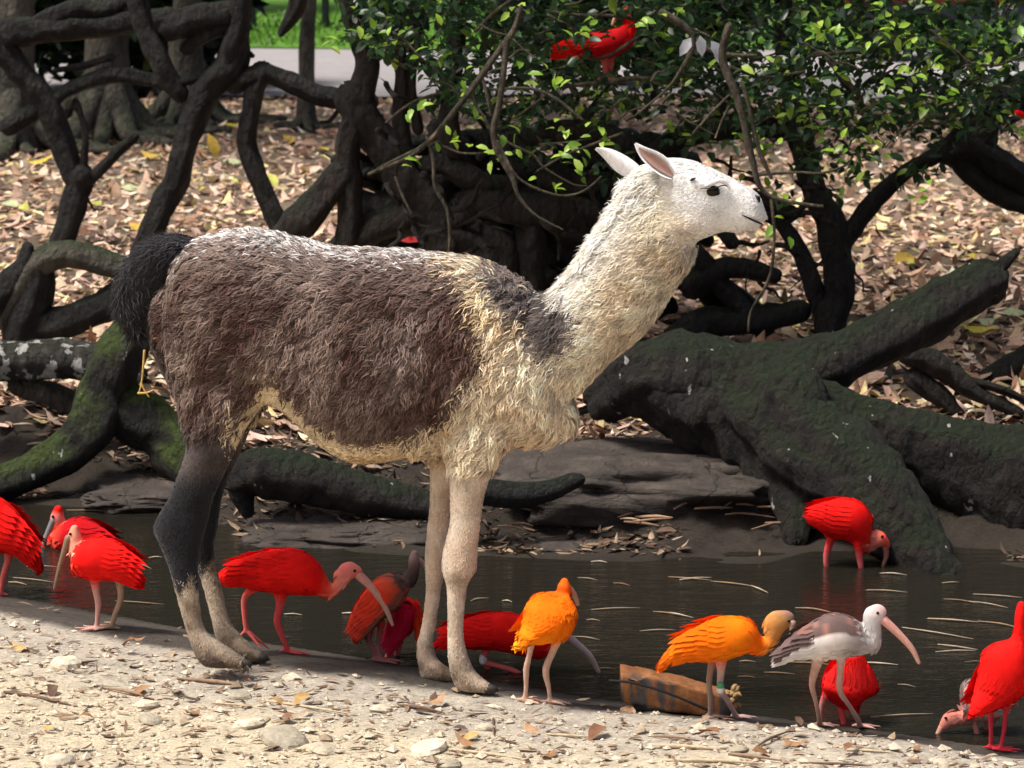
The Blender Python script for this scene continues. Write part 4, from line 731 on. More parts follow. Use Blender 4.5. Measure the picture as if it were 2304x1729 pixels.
t_, _ = log('mossy_stump', 'huge dark mossy fallen trunk with spreading roots reaching into the pond', 'stump', 10.95,
    [[(1380, 890, 60, .1), (1440, 855, 84), (1560, 855, 104), (1700, 862, 90), (1850, 828, 66), (1980, 770, 60, .1), (2100, 706, 58, .2), (2212, 645, 56, .3)],
     [(1530, 880, 95, -.05), (1640, 930, 100, -.1), (1730, 1000, 92, -.2), (1775, 1080, 66, -.35), (1786, 1150, 42, -.5), (1790, 1210, 30, -.6)],
     [(1720, 920, 100, -.2), (1830, 1010, 112, -.4), (1930, 1085, 100, -.6), (2010, 1160, 84, -.75), (2070, 1230, 66, -.88), (2108, 1290, 58, -.97), (2118, 1345, 54, -1.02)],
     [(1790, 900, 80, -.1), (1900, 965, 80, -.2), (2000, 990, 84, -.25), (2140, 1040, 100, -.3), (2300, 1098, 155, -.3), (2460, 1120, 175, -.3)],
     [(2200, 640, 30, .3), (2245, 606, 18, .3), (2285, 568, 9, .3)],
     [(1760, 860, 60, -.15), (1790, 900, 70, -.3), (1800, 960, 60, -.4)],
     [(2100, 1180, 60, -.1), (2200, 1240, 70, -.3), (2330, 1290, 60, -.45)]], M['log_darkmoss'], rough=.19, seg=40, ns=6)
t_, _ = log('dead_root', 'bare brown dead roots tangled beside the mossy trunk on the litter', 'root', 11.5, [[(2040, 800, 22), (2095, 815, 26), (2160, 860, 24), (2215, 895, 18), (2290, 930, 12)], [(2060, 850, 20), (2110, 890, 22), (2150, 930, 18)], [(2130, 850, 10), (2190, 860, 12), (2260, 880, 10), (2320, 910, 8)]], M['bark_brown'], rough=.25)
o_, b_ = log('fallen_branch', 'dark branch leaning out from behind the mossy trunk over the litter', 'branch', 12.2, [[(2190, 890, 26), (2240, 850, 30), (2300, 815, 32), (2380, 770, 34)]], M['bark_dark']); place(o_, b_)

def tree(name, label, Y, trunks, branches, mat, bmat=None, base=None, seg=20, rough=.24):
    P_, R_ = px_path(trunks[0], Y); b = np.array(P_[0]) if base is None else np.array(base); b = b.copy(); b[2] = min(b[2], height(b[0], b[1]))
    t = thing(name, label, 'tree', tuple(b))
    for i_, tr_ in enumerate(trunks):
        g = Geo(); g.add(*tube(*px_path(tr_, Y), seg, rough, 11 + i_, 5)); obj('trunk', g.mesh('trunk', tuple(b)), mat, t)
    for i_, br in enumerate(branches):
        g = Geo(); g.add(*tube(*px_path(br, Y), 8 if br[0][2] < 12 else 18, rough, 31 + i_, 7)); obj('branch', g.mesh('branch', tuple(b)), bmat or mat, t)
    return t, b
tree('bare_tree', 'dark bare forked tree with a long crooked arm on the leaf litter', 16.4, [[(128, 600, 34), (137, 557, 28), (160, 490, 30), (176, 430, 30), (180, 402, 32)]],
     [[(180, 420, 26), (156, 375, 26), (127, 289, 25), (97, 222, 27), (55, 170, 30), (5, 112, 36), (-60, 40, 44)], [(184, 410, 14), (188, 370, 10), (192, 307, 9), (182, 262, 8), (170, 231, 9)], [(188, 415, 18), (217, 391, 14), (262, 344, 13), (302, 310, 11)], [(118, 228, 14), (160, 200, 15), (217, 178, 17), (289, 170, 17), (362, 186, 16), (400, 200, 14)], [(-40, 92, 34), (40, 78, 33), (110, 66, 30), (190, 62, 26), (290, 50, 25), (380, 40, 22)], [(60, 60, 12), (120, 38, 18), (180, 20, 22), (230, 26, 16), (300, -10, 14)], [(250, 130, 9), (180, 150, 8), (130, 158, 7)], [(20, 285, 20), (60, 265, 20), (85, 240, 16)]], M['bark_dark'])
tree('leaning_tree', 'dark leaning tree with an arching limb in front of the road', 15.6, [[(325, 575, 36), (344, 514, 30), (372, 450, 28), (398, 398, 28), (427, 290, 30), (470, 199, 34), (517, 150, 36), (532, 72, 30), (537, -20, 29), (540, -160, 27)]],
     [[(300, -60, 26), (318, 40, 25), (342, 100, 25), (372, 165, 24), (405, 215, 18)], [(530, 190, 26), (560, 175, 26), (597, 165, 24), (650, 184, 22), (710, 212, 23), (770, 222, 22), (830, 225, 20)], [(588, 165, 26), (574, 200, 24), (564, 260, 22), (558, 325, 21), (575, 385, 22), (604, 450, 22), (640, 530, 24), (650, 570, 26)], [(400, 60, 30), (450, 40, 28), (520, 30, 26), (380, 70, 24)], [(520, 120, 14), (555, 122, 10), (568, 126, 5)], [(420, 110, 14), (470, 75, 16), (530, 55, 14)], [(390, 190, 14), (430, 180, 10), (480, 170, 10)], [(735, 210, 7), (770, 225, 5), (745, 270, 5), (722, 275, 3)]], M['bark_dark'])
log('arched_root', 'grey arching root with dark limbs below it behind the llama tail', 'root', 12.7, [[(10, 720, 26), (45, 650, 28), (95, 592, 32), (160, 574, 32), (225, 592, 28), (300, 615, 24)], [(95, 595, 28), (88, 650, 34), (62, 720, 42), (50, 780, 40)], [(40, 745, 34), (150, 722, 34), (230, 692, 34), (300, 640, 28)], [(-30, 690, 40), (20, 650, 34), (55, 600, 24), (62, 560, 14)]], [M['bark_grey'], M['bark_dark']], rough=.2)
# central root tangle with leafy twigs
t7, b7 = tree('fig_tree', 'old fig tree with dark tangled roots and leafy drooping twigs above the llama back', 13.2, [[(785, 575, 34), (786, 545, 29), (789, 435, 27), (781, 340, 27), (800, 270, 34), (812, 215, 34), (826, 150, 30), (808, 80, 27), (790, 0, 28), (770, -120, 30)]],
     [[(795, 225, 36), (827, 283, 38), (874, 345, 42), (906, 400, 44), (955, 440, 40), (985, 500, 40), (1000, 560, 36)], [(960, 372, 22), (1000, 372, 24), (1040, 388, 28), (1085, 412, 26), (1130, 415, 22)], [(1150, 415, 20), (1090, 450, 24), (1035, 488, 27), (960, 505, 30)], [(800, 545, 30), (842, 514, 34), (921, 485, 36), (990, 480, 30)], [(640, 540, 34), (700, 482, 38), (770, 395, 34)], [(1060, 455, 34), (1130, 460, 40), (1200, 480, 42), (1310, 470, 36), (1360, 520, 30)], [(1300, 470, 30), (1335, 540, 26), (1330, 620, 26)], [(1190, 520, 34), (1195, 600, 34), (1200, 690, 34)], [(1100, 510, 26), (1140, 570, 30), (1150, 660, 28)], [(1020, -40, 26), (1026, 60, 24), (1022, 160, 22), (1010, 260, 22), (1020, 340, 24)],
      [(870, -20, 22), (885, 80, 20), (905, 170, 18), (900, 260, 18), (915, 350, 20)], [(940, -20, 16), (935, 90, 14), (925, 180, 12), (940, 290, 14)], [(1000, 520, 30), (1080, 560, 34), (1120, 620, 30)], [(1400, 330, 30), (1330, 300, 26), (1230, 300, 26), (1150, 330, 24)], [(1450, 600, 40), (1400, 560, 36), (1380, 480, 30), (1400, 400, 26)], [(1230, 400, 22), (1290, 420, 26), (1380, 410, 26)]], M['bark_brown'])
rr_ = random.Random(5)
for i_ in range(75):                                  # further dark roots that fill the tangle
    x0, y0 = rr_.uniform(840, 1560), rr_.uniform(330, 640); a = rr_.uniform(-.9, .9); ln = rr_.uniform(70, 190); r0 = rr_.uniform(12, 38)
    pts = [(x0 + ln * s_ * math.cos(a) + rr_.uniform(-16, 16), y0 + ln * s_ * math.sin(a) + rr_.uniform(-16, 16) + 22 * s_ * s_, r0 * (1 - .25 * abs(s_)), .6 + .25 * rr_.random()) for s_ in (-1, -.5, 0, .5, 1)]
    g = Geo(); g.add(*tube(*px_path(pts, 13.2), 10, .28, 50 + i_, 5)); obj('root', g.mesh('root', tuple(b7)), M['bark_dark'], t7)
for i_ in range(46):                                  # thin crooked branches over the tangle
    x0, y0 = (rr_.uniform(850, 1560), rr_.uniform(180, 620)) if i_ < 32 else (rr_.uniform(1560, 1900), rr_.uniform(300, 720)); a = rr_.uniform(-1.4, 1.4); ln = rr_.uniform(60, 150); r0 = rr_.uniform(4, 10); pts = []
    for k_ in range(6): pts.append((x0, y0, r0 * (1 - .13 * k_), -.5 - .3 * rr_.random())); a += rr_.uniform(-.7, .7); x0 += ln / 5 * math.cos(a); y0 += ln / 5 * math.sin(a)
    g = Geo(); g.add(*tube(*px_path(pts, 13.2), 8, .2, 150 + i_, 4)); obj('branch', g.mesh('branch', tuple(b7)), M['bark_brown'], t7)
tw_paths = [([(830, 392, 4), (921, 352, 6), (975, 308, 6), (1032, 239, 7), (1080, 175, 7.5), (1127, 110, 8), (1155, 70, 7), (1173, 15, 5)], 11.2), ([(850, 380, 3), (930, 340, 4), (985, 318, 3)], 11.2), ([(1140, 90, 7), (1135, 150, 7), (1124, 229, 8), (1111, 292, 8), (1121, 346, 7), (1152, 397, 6), (1168, 444, 4), (1206, 485, 3), (1266, 517, 2)], 11.1),
    ([(1120, 320, 4), (1140, 360, 3.5), (1165, 400, 3), (1215, 428, 3), (1270, 441, 3), (1317, 428, 3), (1352, 398, 2)], 11.0), ([(1112, 300, 3.5), (1150, 325, 3), (1200, 350, 3), (1225, 378, 2.5), (1290, 415, 2), (1320, 418, 1.5)], 11.2), ([(1060, 195, 4), (1070, 235, 4), (1090, 265, 3.5), (1102, 290, 3)], 11.2), ([(1085, 175, 4), (1095, 210, 4), (1105, 260, 3.5)], 11.3), ([(1135, 200, 3), (1195, 200, 3.5), (1250, 222, 3.5), (1310, 270, 3)], 11.4),
    ([(960, 310, 3), (975, 360, 4), (978, 420, 3.5), (1005, 470, 4), (1012, 530, 4), (1010, 575, 3)], 11.6), ([(890, 400, 3), (905, 440, 3), (925, 480, 2)], 11.6), ([(870, 275, 3), (920, 235, 3), (970, 215, 3), (1040, 200, 2.5)], 12), ([(1000, 330, 2.5), (1040, 345, 2.5), (1090, 345, 2.5)], 11.4), ([(1210, 385, 2.5), (1270, 350, 2.5), (1320, 330, 3), (1400, 300, 3)], 11.3), ([(1215, 325, 2), (1280, 320, 2), (1330, 312, 2)], 11.5),
    ([(1490, 30, 9), (1540, 60, 8), (1560, 100, 6), (1525, 170, 4), (1490, 210, 3), (1430, 260, 2.5)], 11.5), ([(1640, 60, 9), (1625, 130, 9), (1655, 210, 9), (1670, 260, 9), (1690, 350, 8), (1710, 420, 7), (1755, 450, 6), (1850, 465, 4)], 11.0), ([(1672, 190, 5), (1690, 260, 5), (1705, 330, 5), (1735, 400, 4)], 11.0), ([(1735, 450, 4), (1742, 520, 3.5), (1738, 590, 3.5), (1725, 640, 3.5), (1690, 700, 3), (1684, 745, 3)], 11.0), ([(1580, 105, 5), (1625, 122, 5), (1700, 125, 4)], 11.5), ([(1640, 150, 4), (1720, 175, 3.5), (1810, 160, 3)], 11.8),
    ([(1860, 130, 6), (1900, 180, 7), (1930, 210, 6), (1945, 240, 4)], 12), ([(1680, 130, 3), (1800, 128, 4), (1900, 118, 4), (1960, 122, 3)], 12), ([(2050, 80, 4), (2010, 130, 4), (1990, 160, 3), (1960, 210, 3)], 12), ([(1700, 395, 3), (1790, 388, 3), (1850, 390, 3), (1910, 370, 2)], 11.4), ([(2040, 275, 3), (2100, 280, 3.5), (2150, 270, 3)], 12), ([(1960, 230, 3), (2040, 225, 3), (2100, 200, 3)], 12), ([(1560, 300, 3), (1600, 255, 3), (1640, 215, 3)], 11.3), ([(1610, 310, 2.5), (1625, 270, 2.5), (1640, 240, 2.5)], 11.3), ([(1210, 170, 3), (1290, 145, 3.5), (1370, 125, 4), (1440, 80, 4)], 12.0), ([(1230, 25, 4), (1300, 34, 4), (1400, 38, 4), (1470, 60, 3)], 12.0), ([(1070, 70, 4), (1110, 30, 4), (1150, 0, 4)], 11.8), ([(1270, 195, 5), (1330, 188, 6), (1370, 184, 6.5), (1440, 176, 6), (1520, 190, 5)], 12.0)]
for i_, (pp_, yy) in enumerate(tw_paths):
    g = Geo(); g.add(*tube(*px_path(pp_, yy), 7, .18, 80 + i_, 4)); obj('twig', g.mesh('twig', tuple(b7)), M['twig'], t7)
t5, b5 = tree('young_fig', 'slender green-stained tree with spreading limbs behind the mossy trunk, under bright leaves', 13.1, [[(1866, 790, 40), (1872, 720, 36), (1885, 650, 36), (1878, 560, 36), (1868, 500, 32), (1843, 452, 30), (1818, 380, 28), (1800, 310, 27), (1790, 240, 24), (1770, 120, 22), (1760, -20, 20)]],
     [[(1858, 760, 22), (1848, 700, 24), (1822, 620, 22), (1795, 560, 20), (1760, 505, 18), (1700, 470, 14)], [(1880, 560, 22), (1913, 524, 22), (1956, 463, 20), (2010, 410, 19), (2060, 372, 18), (2120, 340, 19), (2160, 310, 24), (2200, 265, 26), (2260, 215, 26), (2340, 170, 28)], [(2140, 340, 34), (2190, 330, 38), (2250, 370, 34), (2330, 420, 34)], [(2150, 360, 22), (2190, 395, 26), (2260, 440, 26), (2340, 470, 26)], [(2200, 320, 30), (2230, 280, 30), (2290, 250, 22)], [(1790, 300, 20), (1700, 280, 26), (1610, 290, 28), (1540, 310, 24), (1480, 340, 20)], [(1780, 480, 18), (1700, 450, 20), (1640, 470, 16)], [(1740, 620, 20), (1640, 600, 26), (1560, 640, 30)], [(1800, 700, 22), (1700, 720, 30), (1600, 730, 34), (1520, 760, 30)], [(1560, 560, 24), (1640, 660, 22), (1720, 750, 20)], [(1620, 260, 14), (1640, 200, 12), (1660, 150, 10)]], M['bark_dark'])
o_, b_ = log('broken_branch', 'dark dead branch hanging above the lawn and road', 'branch', 15.2, [[(700, -80, 14), (672, 0, 22), (655, 40, 18), (632, 75, 8)]], M['bark_brown']); place(o_, b_)

# leaves ------------------------------------------------------------
def leaf_geo(P, D, N, L, Wd, cup, col):
    n = len(P); D = norm(D); S = norm(np.cross(D, N)); N2 = np.cross(S, D); L = np.asarray(L)[:, None]; Wd = np.asarray(Wd)[:, None]; cup = np.asarray(cup)[:, None]
    def pt(t, s, z): return P + D * L * t + S * Wd * s + N2 * (cup * z) * L
    vs = [pt(0, 0, 0), pt(.30, -.5, .16), pt(.30, 0, 0), pt(.30, .5, .16), pt(.68, -.42, .02), pt(.68, 0, -.14), pt(.68, .42, .02), pt(1, 0, -.42)]
    V = np.stack(vs, 1).reshape(-1, 3); i = np.arange(n)[:, None] * 8
    Q = np.concatenate([i + np.array([[1, 4, 5, 2]]), i + np.array([[2, 5, 6, 3]])]); T = np.concatenate([i + np.array([[a, b, c]]) for a, b, c in ((0, 1, 2), (0, 2, 3), (4, 7, 5), (5, 7, 6))])
    return V, Q, T, np.repeat(col, 8, axis=0)
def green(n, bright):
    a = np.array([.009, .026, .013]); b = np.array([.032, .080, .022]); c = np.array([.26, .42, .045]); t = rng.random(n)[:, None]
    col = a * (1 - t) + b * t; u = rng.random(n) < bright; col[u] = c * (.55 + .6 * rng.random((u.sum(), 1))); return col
def rand_dirs(n, flat=1.0):
    v = rng.normal(0, 1, (n, 3)); v[:, 2] *= flat; return norm(v)
def clusters(region, n, Y0, Y1, per=7):
    """leaf positions gathered in sprays; region: list of (x0,x1,y0,y1,weight) in photo units"""
    W = np.array([r[4] for r in region]); W = W / W.sum(); P, D = [], []
    for i_ in range(n // per):
        r = region[rng.choice(len(region), p=W)]; yy = rng.uniform(Y0, Y1); c0 = atY(rng.uniform(r[0], r[1]), rng.uniform(r[2], r[3]), yy); ax = rand_dirs(1, .5)[0]; ln = rng.uniform(.10, .26)
        for k_ in range(per):
            t = (k_ + .5) / per; P.append(c0 + ax * ln * (t - .5) + rng.normal(0, .012, 3)); D.append(norm((ax * .6 + rand_dirs(1, .7)[0])[None])[0])
    return np.array(P), np.array(D)
def foliage(parent, b, region, n, Y0, Y1, L0, L1, bright, mat=None, name='foliage'):
    P, D = clusters(region, n, Y0, Y1); n = len(P); N = rand_dirs(n) * .8 + np.array([0, 0, 1.0]); L = rng.uniform(L0, L1, n)
    g = Geo(); g.add(*leaf_geo(P, D, N, L, L * rng.uniform(.42, .55, n), rng.uniform(.1, .6, n), green(n, bright))); return obj(name, g.mesh(name, tuple(b)), mat or M['leaf'], parent, kind='stuff')
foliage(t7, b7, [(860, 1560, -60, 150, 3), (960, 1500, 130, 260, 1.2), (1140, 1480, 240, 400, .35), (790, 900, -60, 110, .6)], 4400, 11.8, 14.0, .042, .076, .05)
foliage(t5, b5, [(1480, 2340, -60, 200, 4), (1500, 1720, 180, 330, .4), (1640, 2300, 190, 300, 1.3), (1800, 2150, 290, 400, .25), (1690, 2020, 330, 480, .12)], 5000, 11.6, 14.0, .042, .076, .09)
# crowns continue above the picture
foliage(t7, b7, [(500, 1560, -900, -60, 1)], 2600, 12, 15.5, .09, .15, .03, name='upper_foliage'); foliage(t5, b5, [(1450, 2700, -900, -60, 1)], 2600, 11.8, 15.5, .09, .15, .05, name='upper_foliage')
for i_ in range(70):                                  # fine twiglets through the leaves
    x0, y0 = rng.uniform(880, 2290), rng.uniform(-10, 270); yy = rng.uniform(11.4, 13.0); a = rng.uniform(-.9, .9) + (math.pi if rng.random() < .5 else 0); ln = rng.uniform(60, 170); sag = rng.uniform(-10, 45)
    pts = [(x0 + ln * t_ * math.cos(a), y0 + ln * t_ * math.sin(a) * .7 + sag * t_ * t_ + rng.normal(0, 4), 3.4 - 2.2 * t_) for t_ in (0, .25, .5, .75, 1)]
    tt_, bb_ = (t7, b7) if x0 < 1520 else (t5, b5); g = Geo(); g.add(*tube(*px_path(pts, yy), 6, .15, 200 + i_, 3)); obj('twig', g.mesh('twig', tuple(bb_)), M['twig'], tt_)
# young bright leaves, one by one
lp = Geo(); lm0 = leaf_geo(np.zeros((1, 3)), np.array([[1., 0, 0]]), np.array([[0, 0, 1.]]), [1.0], [.5], [.4], np.array([[.30, .50, .05]]))
def leaf_variants(cols, wd=.48, cup=.4):
    out = []
    for c_ in cols:
        g = Geo(); V_, Q_, T_, C_ = leaf_geo(np.zeros((1, 3)), np.array([[1., 0, 0]]), np.array([[0, 0, 1.]]), [1.0], [wd], [cup], np.array([c_])); g.add(V_, Q_, T_, C_); out.append(g.mesh('leaf'))
    return out
LV = leaf_variants([(.30, .48, .045), (.22, .40, .04), (.36, .52, .08), (.14, .28, .03)])
for m_ in LV: m_.materials.append(M['leaf'])
from mathutils import Matrix as Mx
def orient(d, n):
    d = np.asarray(d, float); n = np.asarray(n, float); d = d / np.linalg.norm(d); s = np.cross(n, d); s /= np.linalg.norm(s) + 1e-9; n2 = np.cross(d, s)
    return Mx(((d[0], s[0], n2[0]), (d[1], s[1], n2[1]), (d[2], s[2], n2[2]))).to_euler()
def young(parent, b, spots, n_per, Y0, Y1, L0, L1, sx=16, sy=12):
    for (px, py) in spots:
        yy = rng.uniform(Y0, Y1); c0 = atY(px, py, yy)
        for k_ in range(n_per):
            p_ = c0 + np.array([rng.normal(0, sx), rng.normal(0, 8), rng.normal(0, sy)]) * m_px(yy); l_ = rng.uniform(L0, L1); d_ = rand_dirs(1, .6)[0]; nn = rand_dirs(1)[0] * .5 + np.array([0, -.45, .8])
            o = obj('leaf', LV[rng.integers(len(LV))], None, parent); o.location = tuple(p_ - b); o.rotation_euler = orient(d_, nn); o.scale = (l_,) * 3
young(t7, b7, [(1170, 25), (1185, 160), (1040, 185), (1005, 320), (1035, 325), (1140, 290), (1260, 290), (1275, 310), (1345, 290), (1350, 320), (1290, 340), (1235, 410), (1310, 395), (1060, 215), (940, 258), (880, 85), (820, 65), (760, 90), (965, 85), (1300, 75), (1320, 40), (1270, 170), (1440, 35), (1460, 30), (930, 365), (1110, 350), (1275, 355), (1150, 345)], 4, 11.0, 11.5, .04, .065)
young(t5, b5, [(1850, 30), (1855, 75), (1870, 65), (1960, 110), (1990, 10), (2000, 60), (2015, 75), (1940, 105), (2040, 95), (2105, 15), (2130, 15), (2035, 155), (2050, 170), (2000, 190), (2070, 190), (2100, 135), (2165, 240), (2060, 220), (2000, 220), (2085, 235), (2060, 250), (1775, 180), (1800, 265), (1805, 185), (1840, 85), (1715, 325), (1725, 345), (2230, 125), (2260, 115), (2280, 100), (2200, 120), (1890, 330), (1955, 340), (1940, 370), (1880, 240), (2140, 215), (2190, 165), (2120, 60), (1765, 510), (1930, 400), (2080, 430), (1690, 150)], 4, 11.2, 12.2, .038, .068)
# silvery drooping leaves
for px, py, dx in ((1555, 85, -.5), (1575, 80, .1), (1600, 92, .5), (1612, 100, .2)):
    o = obj('leaf', None if False else LV[2].copy(), None, t5); o.data.color_attributes['Col'].data.foreach_set('color', np.tile([.62, .64, .70, 1], 8).astype(np.float32)); p_ = atY(px, py, 11.2); o.location = tuple(p_ - b5); o.rotation_euler = orient((dx, 0, -.8), (0, -1, .4)); o.scale = (.085,) * 3

LM = [('the llama hind feet', 520, 1500), ('the llama front feet', 1040, 1550), ('the plump orange ibis', 1210, 1590), ('the floating log', 1500, 1610), ('the preening orange ibis', 1650, 1625), ('the mottled juvenile ibis', 1870, 1650), ('the tall scarlet ibis', 2240, 1700), ('the peach-headed ibis', 230, 1420), ('the striding scarlet ibis', 650, 1475), ('the wading ibis', 1900, 1290), ('the mossy forked root', 130, 1040), ('the crouching scarlet ibis', 1100, 1450)]
FM = [('the bare forked tree', 150, 500), ('the leaning tree', 400, 420), ('the arching limb', 590, 380), ('the tangled fig roots', 850, 420), ('the young fig trunk', 1860, 600), ('the mossy fallen trunk', 2100, 680), ('the spreading dark limb', 2100, 350), ('the mossy forked root', 130, 850)]
def near_to(px, py, lms=None): return min(lms or LM, key=lambda q: (q[1] - px) ** 2 + ((q[2] - py) * 1.6) ** 2)[0]
# ------------------------------------------------------------------ leaf litter
def litter_cols(n):
    pal = np.array([(.36, .24, .16), (.42, .30, .22), (.27, .17, .12), (.48, .37, .28), (.33, .22, .16), (.22, .14, .10), (.47, .33, .27), (.42, .34, .17)])
    return np.clip(1.5 * pal[rng.integers(0, len(pal), n)] * (1 + rng.normal(0, .36, (n, 1))), .02, .9)
def litter_pos(n, y0, y1, xs_=1.25):
    yy = y0 * (y1 / y0) ** rng.random(n); xx = rng.uniform(-1, 1, n) * yy * .178 * xs_; return xx, yy
n = 25000; xx, yy = litter_pos(n, 11.2, 30); df = yy - yf(xx); kp = (df > .55 + .4 * rng.random(n)) & (yy < Y_ROAD0 + .1); xx, yy = xx[kp], yy[kp]; n = len(xx)
zz = height(xx, yy) + rng.uniform(.0, .03, n); N = rand_dirs(n) * .34 + np.array([0, 0, 1.]); D = rand_dirs(n, .2); L = rng.uniform(.06, .14, n)
g = Geo(); g.add(*leaf_geo(np.stack([xx, yy, zz], -1), D, N, L, L * rng.uniform(.35, .55, n), rng.uniform(-.9, .9, n), litter_cols(n))); obj('leaf_litter', g.mesh('leaf_litter'), M['litter'], kind='stuff', label='brown dry leaf litter covering the far bank', category='leaf litter')
def leaf_var2(cols, cups): 
    out = []
    for c_ in cols:
        for cu in cups:
            m_ = leaf_variants([c_], .45, cu)[0]; m_.materials.append(M['litter']); out.append(m_)
    return out
BRV = leaf_var2([(.46, .30, .20), (.36, .20, .12), (.55, .42, .30), (.26, .15, .10)], (.6, -.7)); YLV = leaf_var2([(.62, .50, .07), (.55, .55, .14), (.58, .40, .08)], (.5, -.4)); PGV = leaf_var2([(.50, .55, .32), (.45, .50, .28)], (.3,))
def put_leaf(ms, P, l_, label, group, tilt=.35):
    o = obj('fallen_leaf', ms[rng.integers(len(ms))]); o.location = tuple(P); o.rotation_euler = orient(rand_dirs(1, .25)[0], rand_dirs(1)[0] * tilt + np.array([0, -.25, 1])); o.scale = (l_,) * 3; tag(o, label, 'leaf', group); return o
def ground_at(px, py, lift=.012):
    P = hit(px, py); P[2] = height(P[0], P[1]) + lift; return P
cnt = 0
while cnt < 215:
    px, py = rng.uniform(0, 2304), rng.uniform(300, 900)
    if 430 < px < 1700 and py > 480: continue
    P = ground_at(px, py, .035)
    if P[1] - yf(P[0]) < .9 or P[1] > Y_ROAD0: continue
    put_leaf(BRV, P, rng.uniform(.10, .17), 'curled brown dry leaf on the litter near ' + near_to(px, py, FM), 'brown dry leaves on the far bank'); cnt += 1
for px, py in [(255, 258), (370, 250), (505, 290), (650, 320), (50, 490), (360, 365), (490, 370), (500, 425), (460, 440), (690, 400), (60, 380), (230, 470), (1075, 520), (2060, 600), (2190, 590), (2250, 760), (740, 355), (560, 260), (2010, 610), (620, 440), (290, 520)]:
    put_leaf(YLV, ground_at(px, py, .05), rng.uniform(.15, .22), 'large yellow fallen leaf on the litter near ' + near_to(px, py, FM), 'yellow leaves on the far bank', .3)
for px, py in [(270, 435), (325, 268), (280, 415), (500, 375), (2080, 770), (2220, 735), (2250, 720), (40, 480)]:
    put_leaf(PGV, ground_at(px, py, .04), rng.uniform(.16, .22), 'pale green fallen leaf on the litter near ' + near_to(px, py, FM), 'pale green leaves on the far bank', .3)
put_leaf(leaf_var2([(.30, .02, .02)], (.3,)), atY(940, 545, 12.4), .11, 'red leaf standing in for a scrap of scarlet ibis above the llama back', None)  # leaf shape stands in for a glimpse of a hidden ibis

# ------------------------------------------------------------------ mud slabs, stones, sticks
def slab(label, px0, px1, py0, py1, Yc, th, col, seed):
    A = atY(px0, py1, Yc); B = atY(px1, py1, Yc); top = atY((px0 + px1) / 2, py0, Yc + .35); c0 = (A + B) / 2; rx = (B[0] - A[0]) / 2; rz = max((top[2] - c0[2]) * .62, .05)
    nu, nv = 90, 44; u = np.linspace(0, 2 * np.pi, nu, endpoint=False); v = np.linspace(0, np.pi, nv); Vv = []
    for b in v:
        for a in u:
            cx, cy, cz = math.cos(a) * math.sin(b), math.sin(a) * math.sin(b), math.cos(b)
            f = lambda q: math.copysign(abs(q) ** .6, q); Vv.append((f(cx), f(cy), f(cz)))
    Vv = np.array(Vv); d = 1 + .30 * fbm(Vv * 1.8 + seed * 7.1, 3, seed) + .14 * fbm(Vv * 6 + seed, 4, seed + 3) - .05 * (np.abs(fbm(Vv * 5 + seed * 3, 2, seed + 5)) < .03); Vv = Vv * d[:, None]
    Vv = Vv * np.array([rx, th, rz]); i = (np.arange(nv - 1)[:, None] * nu + np.arange(nu)[None]).ravel(); j = (np.arange(nv - 1)[:, None] * nu + (np.arange(nu)[None] + 1) % nu).ravel()
    o = obj('mud_slab', mesh_from('mud_slab', Vv, [np.stack([i, i + nu, j + nu, j], -1)]), M['slab']); o.location = tuple(c0 + np.array([0, .12, rz * .45])); tag(o, label, 'rock', 'mud slabs along the far bank'); return o
sm_, snt, sbs = mat_new('dried mud rock'); M['slab'] = sm_
n1 = noise_node(snt, 7, 6, .7, None, (1, 1, 2.4)); n2 = noise_node(snt, 40, 5, .7, None, (1, 1, 3)); vo = nd(snt, 'ShaderNodeTexVoronoi', feature='DISTANCE_TO_EDGE'); vo.inputs['Scale'].default_value = 3.2
gg = nd(snt, 'ShaderNodeNewGeometry'); wn = noise_node(snt, 5, 3); mxv = mixc(snt, gg.outputs['Position'], wn.outputs['Color'], .18); snt.links.new(mxv, vo.inputs['Vector'])
cr = ramp(snt, vo.outputs[0], [(.0, (.25, .25, .25)), (.025, (1, 1, 1))]); c0 = ramp(snt, n1.outputs[0], [(.3, (.020, .015, .012)), (.55, (.052, .040, .032)), (.75, (.105, .085, .070))])
snt.links.new(mixc(snt, c0.outputs[0], cr.outputs[0], .7, 'MULTIPLY'), sbs.inputs['Base Color']); sbs.inputs['Roughness'].default_value = .8
a2 = nd(snt, 'ShaderNodeMath', operation='ADD'); snt.links.new(n2.outputs[0], a2.inputs[0]); m2 = nd(snt, 'ShaderNodeMath', operation='MULTIPLY'); snt.links.new(cr.outputs[0], m2.inputs[0]); m2.inputs[1].default_value = .5; snt.links.new(m2.outputs[0], a2.inputs[1]); bump(snt, sbs, a2.outputs[0], .8, .02)
slab('broad cracked mud slab behind the thin black log', 1090, 1790, 985, 1150, 10.75, .42, 0, 1); slab('low smooth mud slab at the water line behind the front legs of the llama', 1080, 1560, 1185, 1262, 10.35, .28, 0, 2)
slab('long brown mud slab below the mossy log under the llama belly', 540, 1010, 1130, 1238, 10.45, .28, 0, 3); slab('flat dark mud slab at the water behind the llama hind leg', 190, 520, 1072, 1140, 11.05, .30, 0, 4); slab('low mud hump at the water beside the wading ibis', 1540, 1840, 1190, 1285, 10.25, .22, 0, 5)

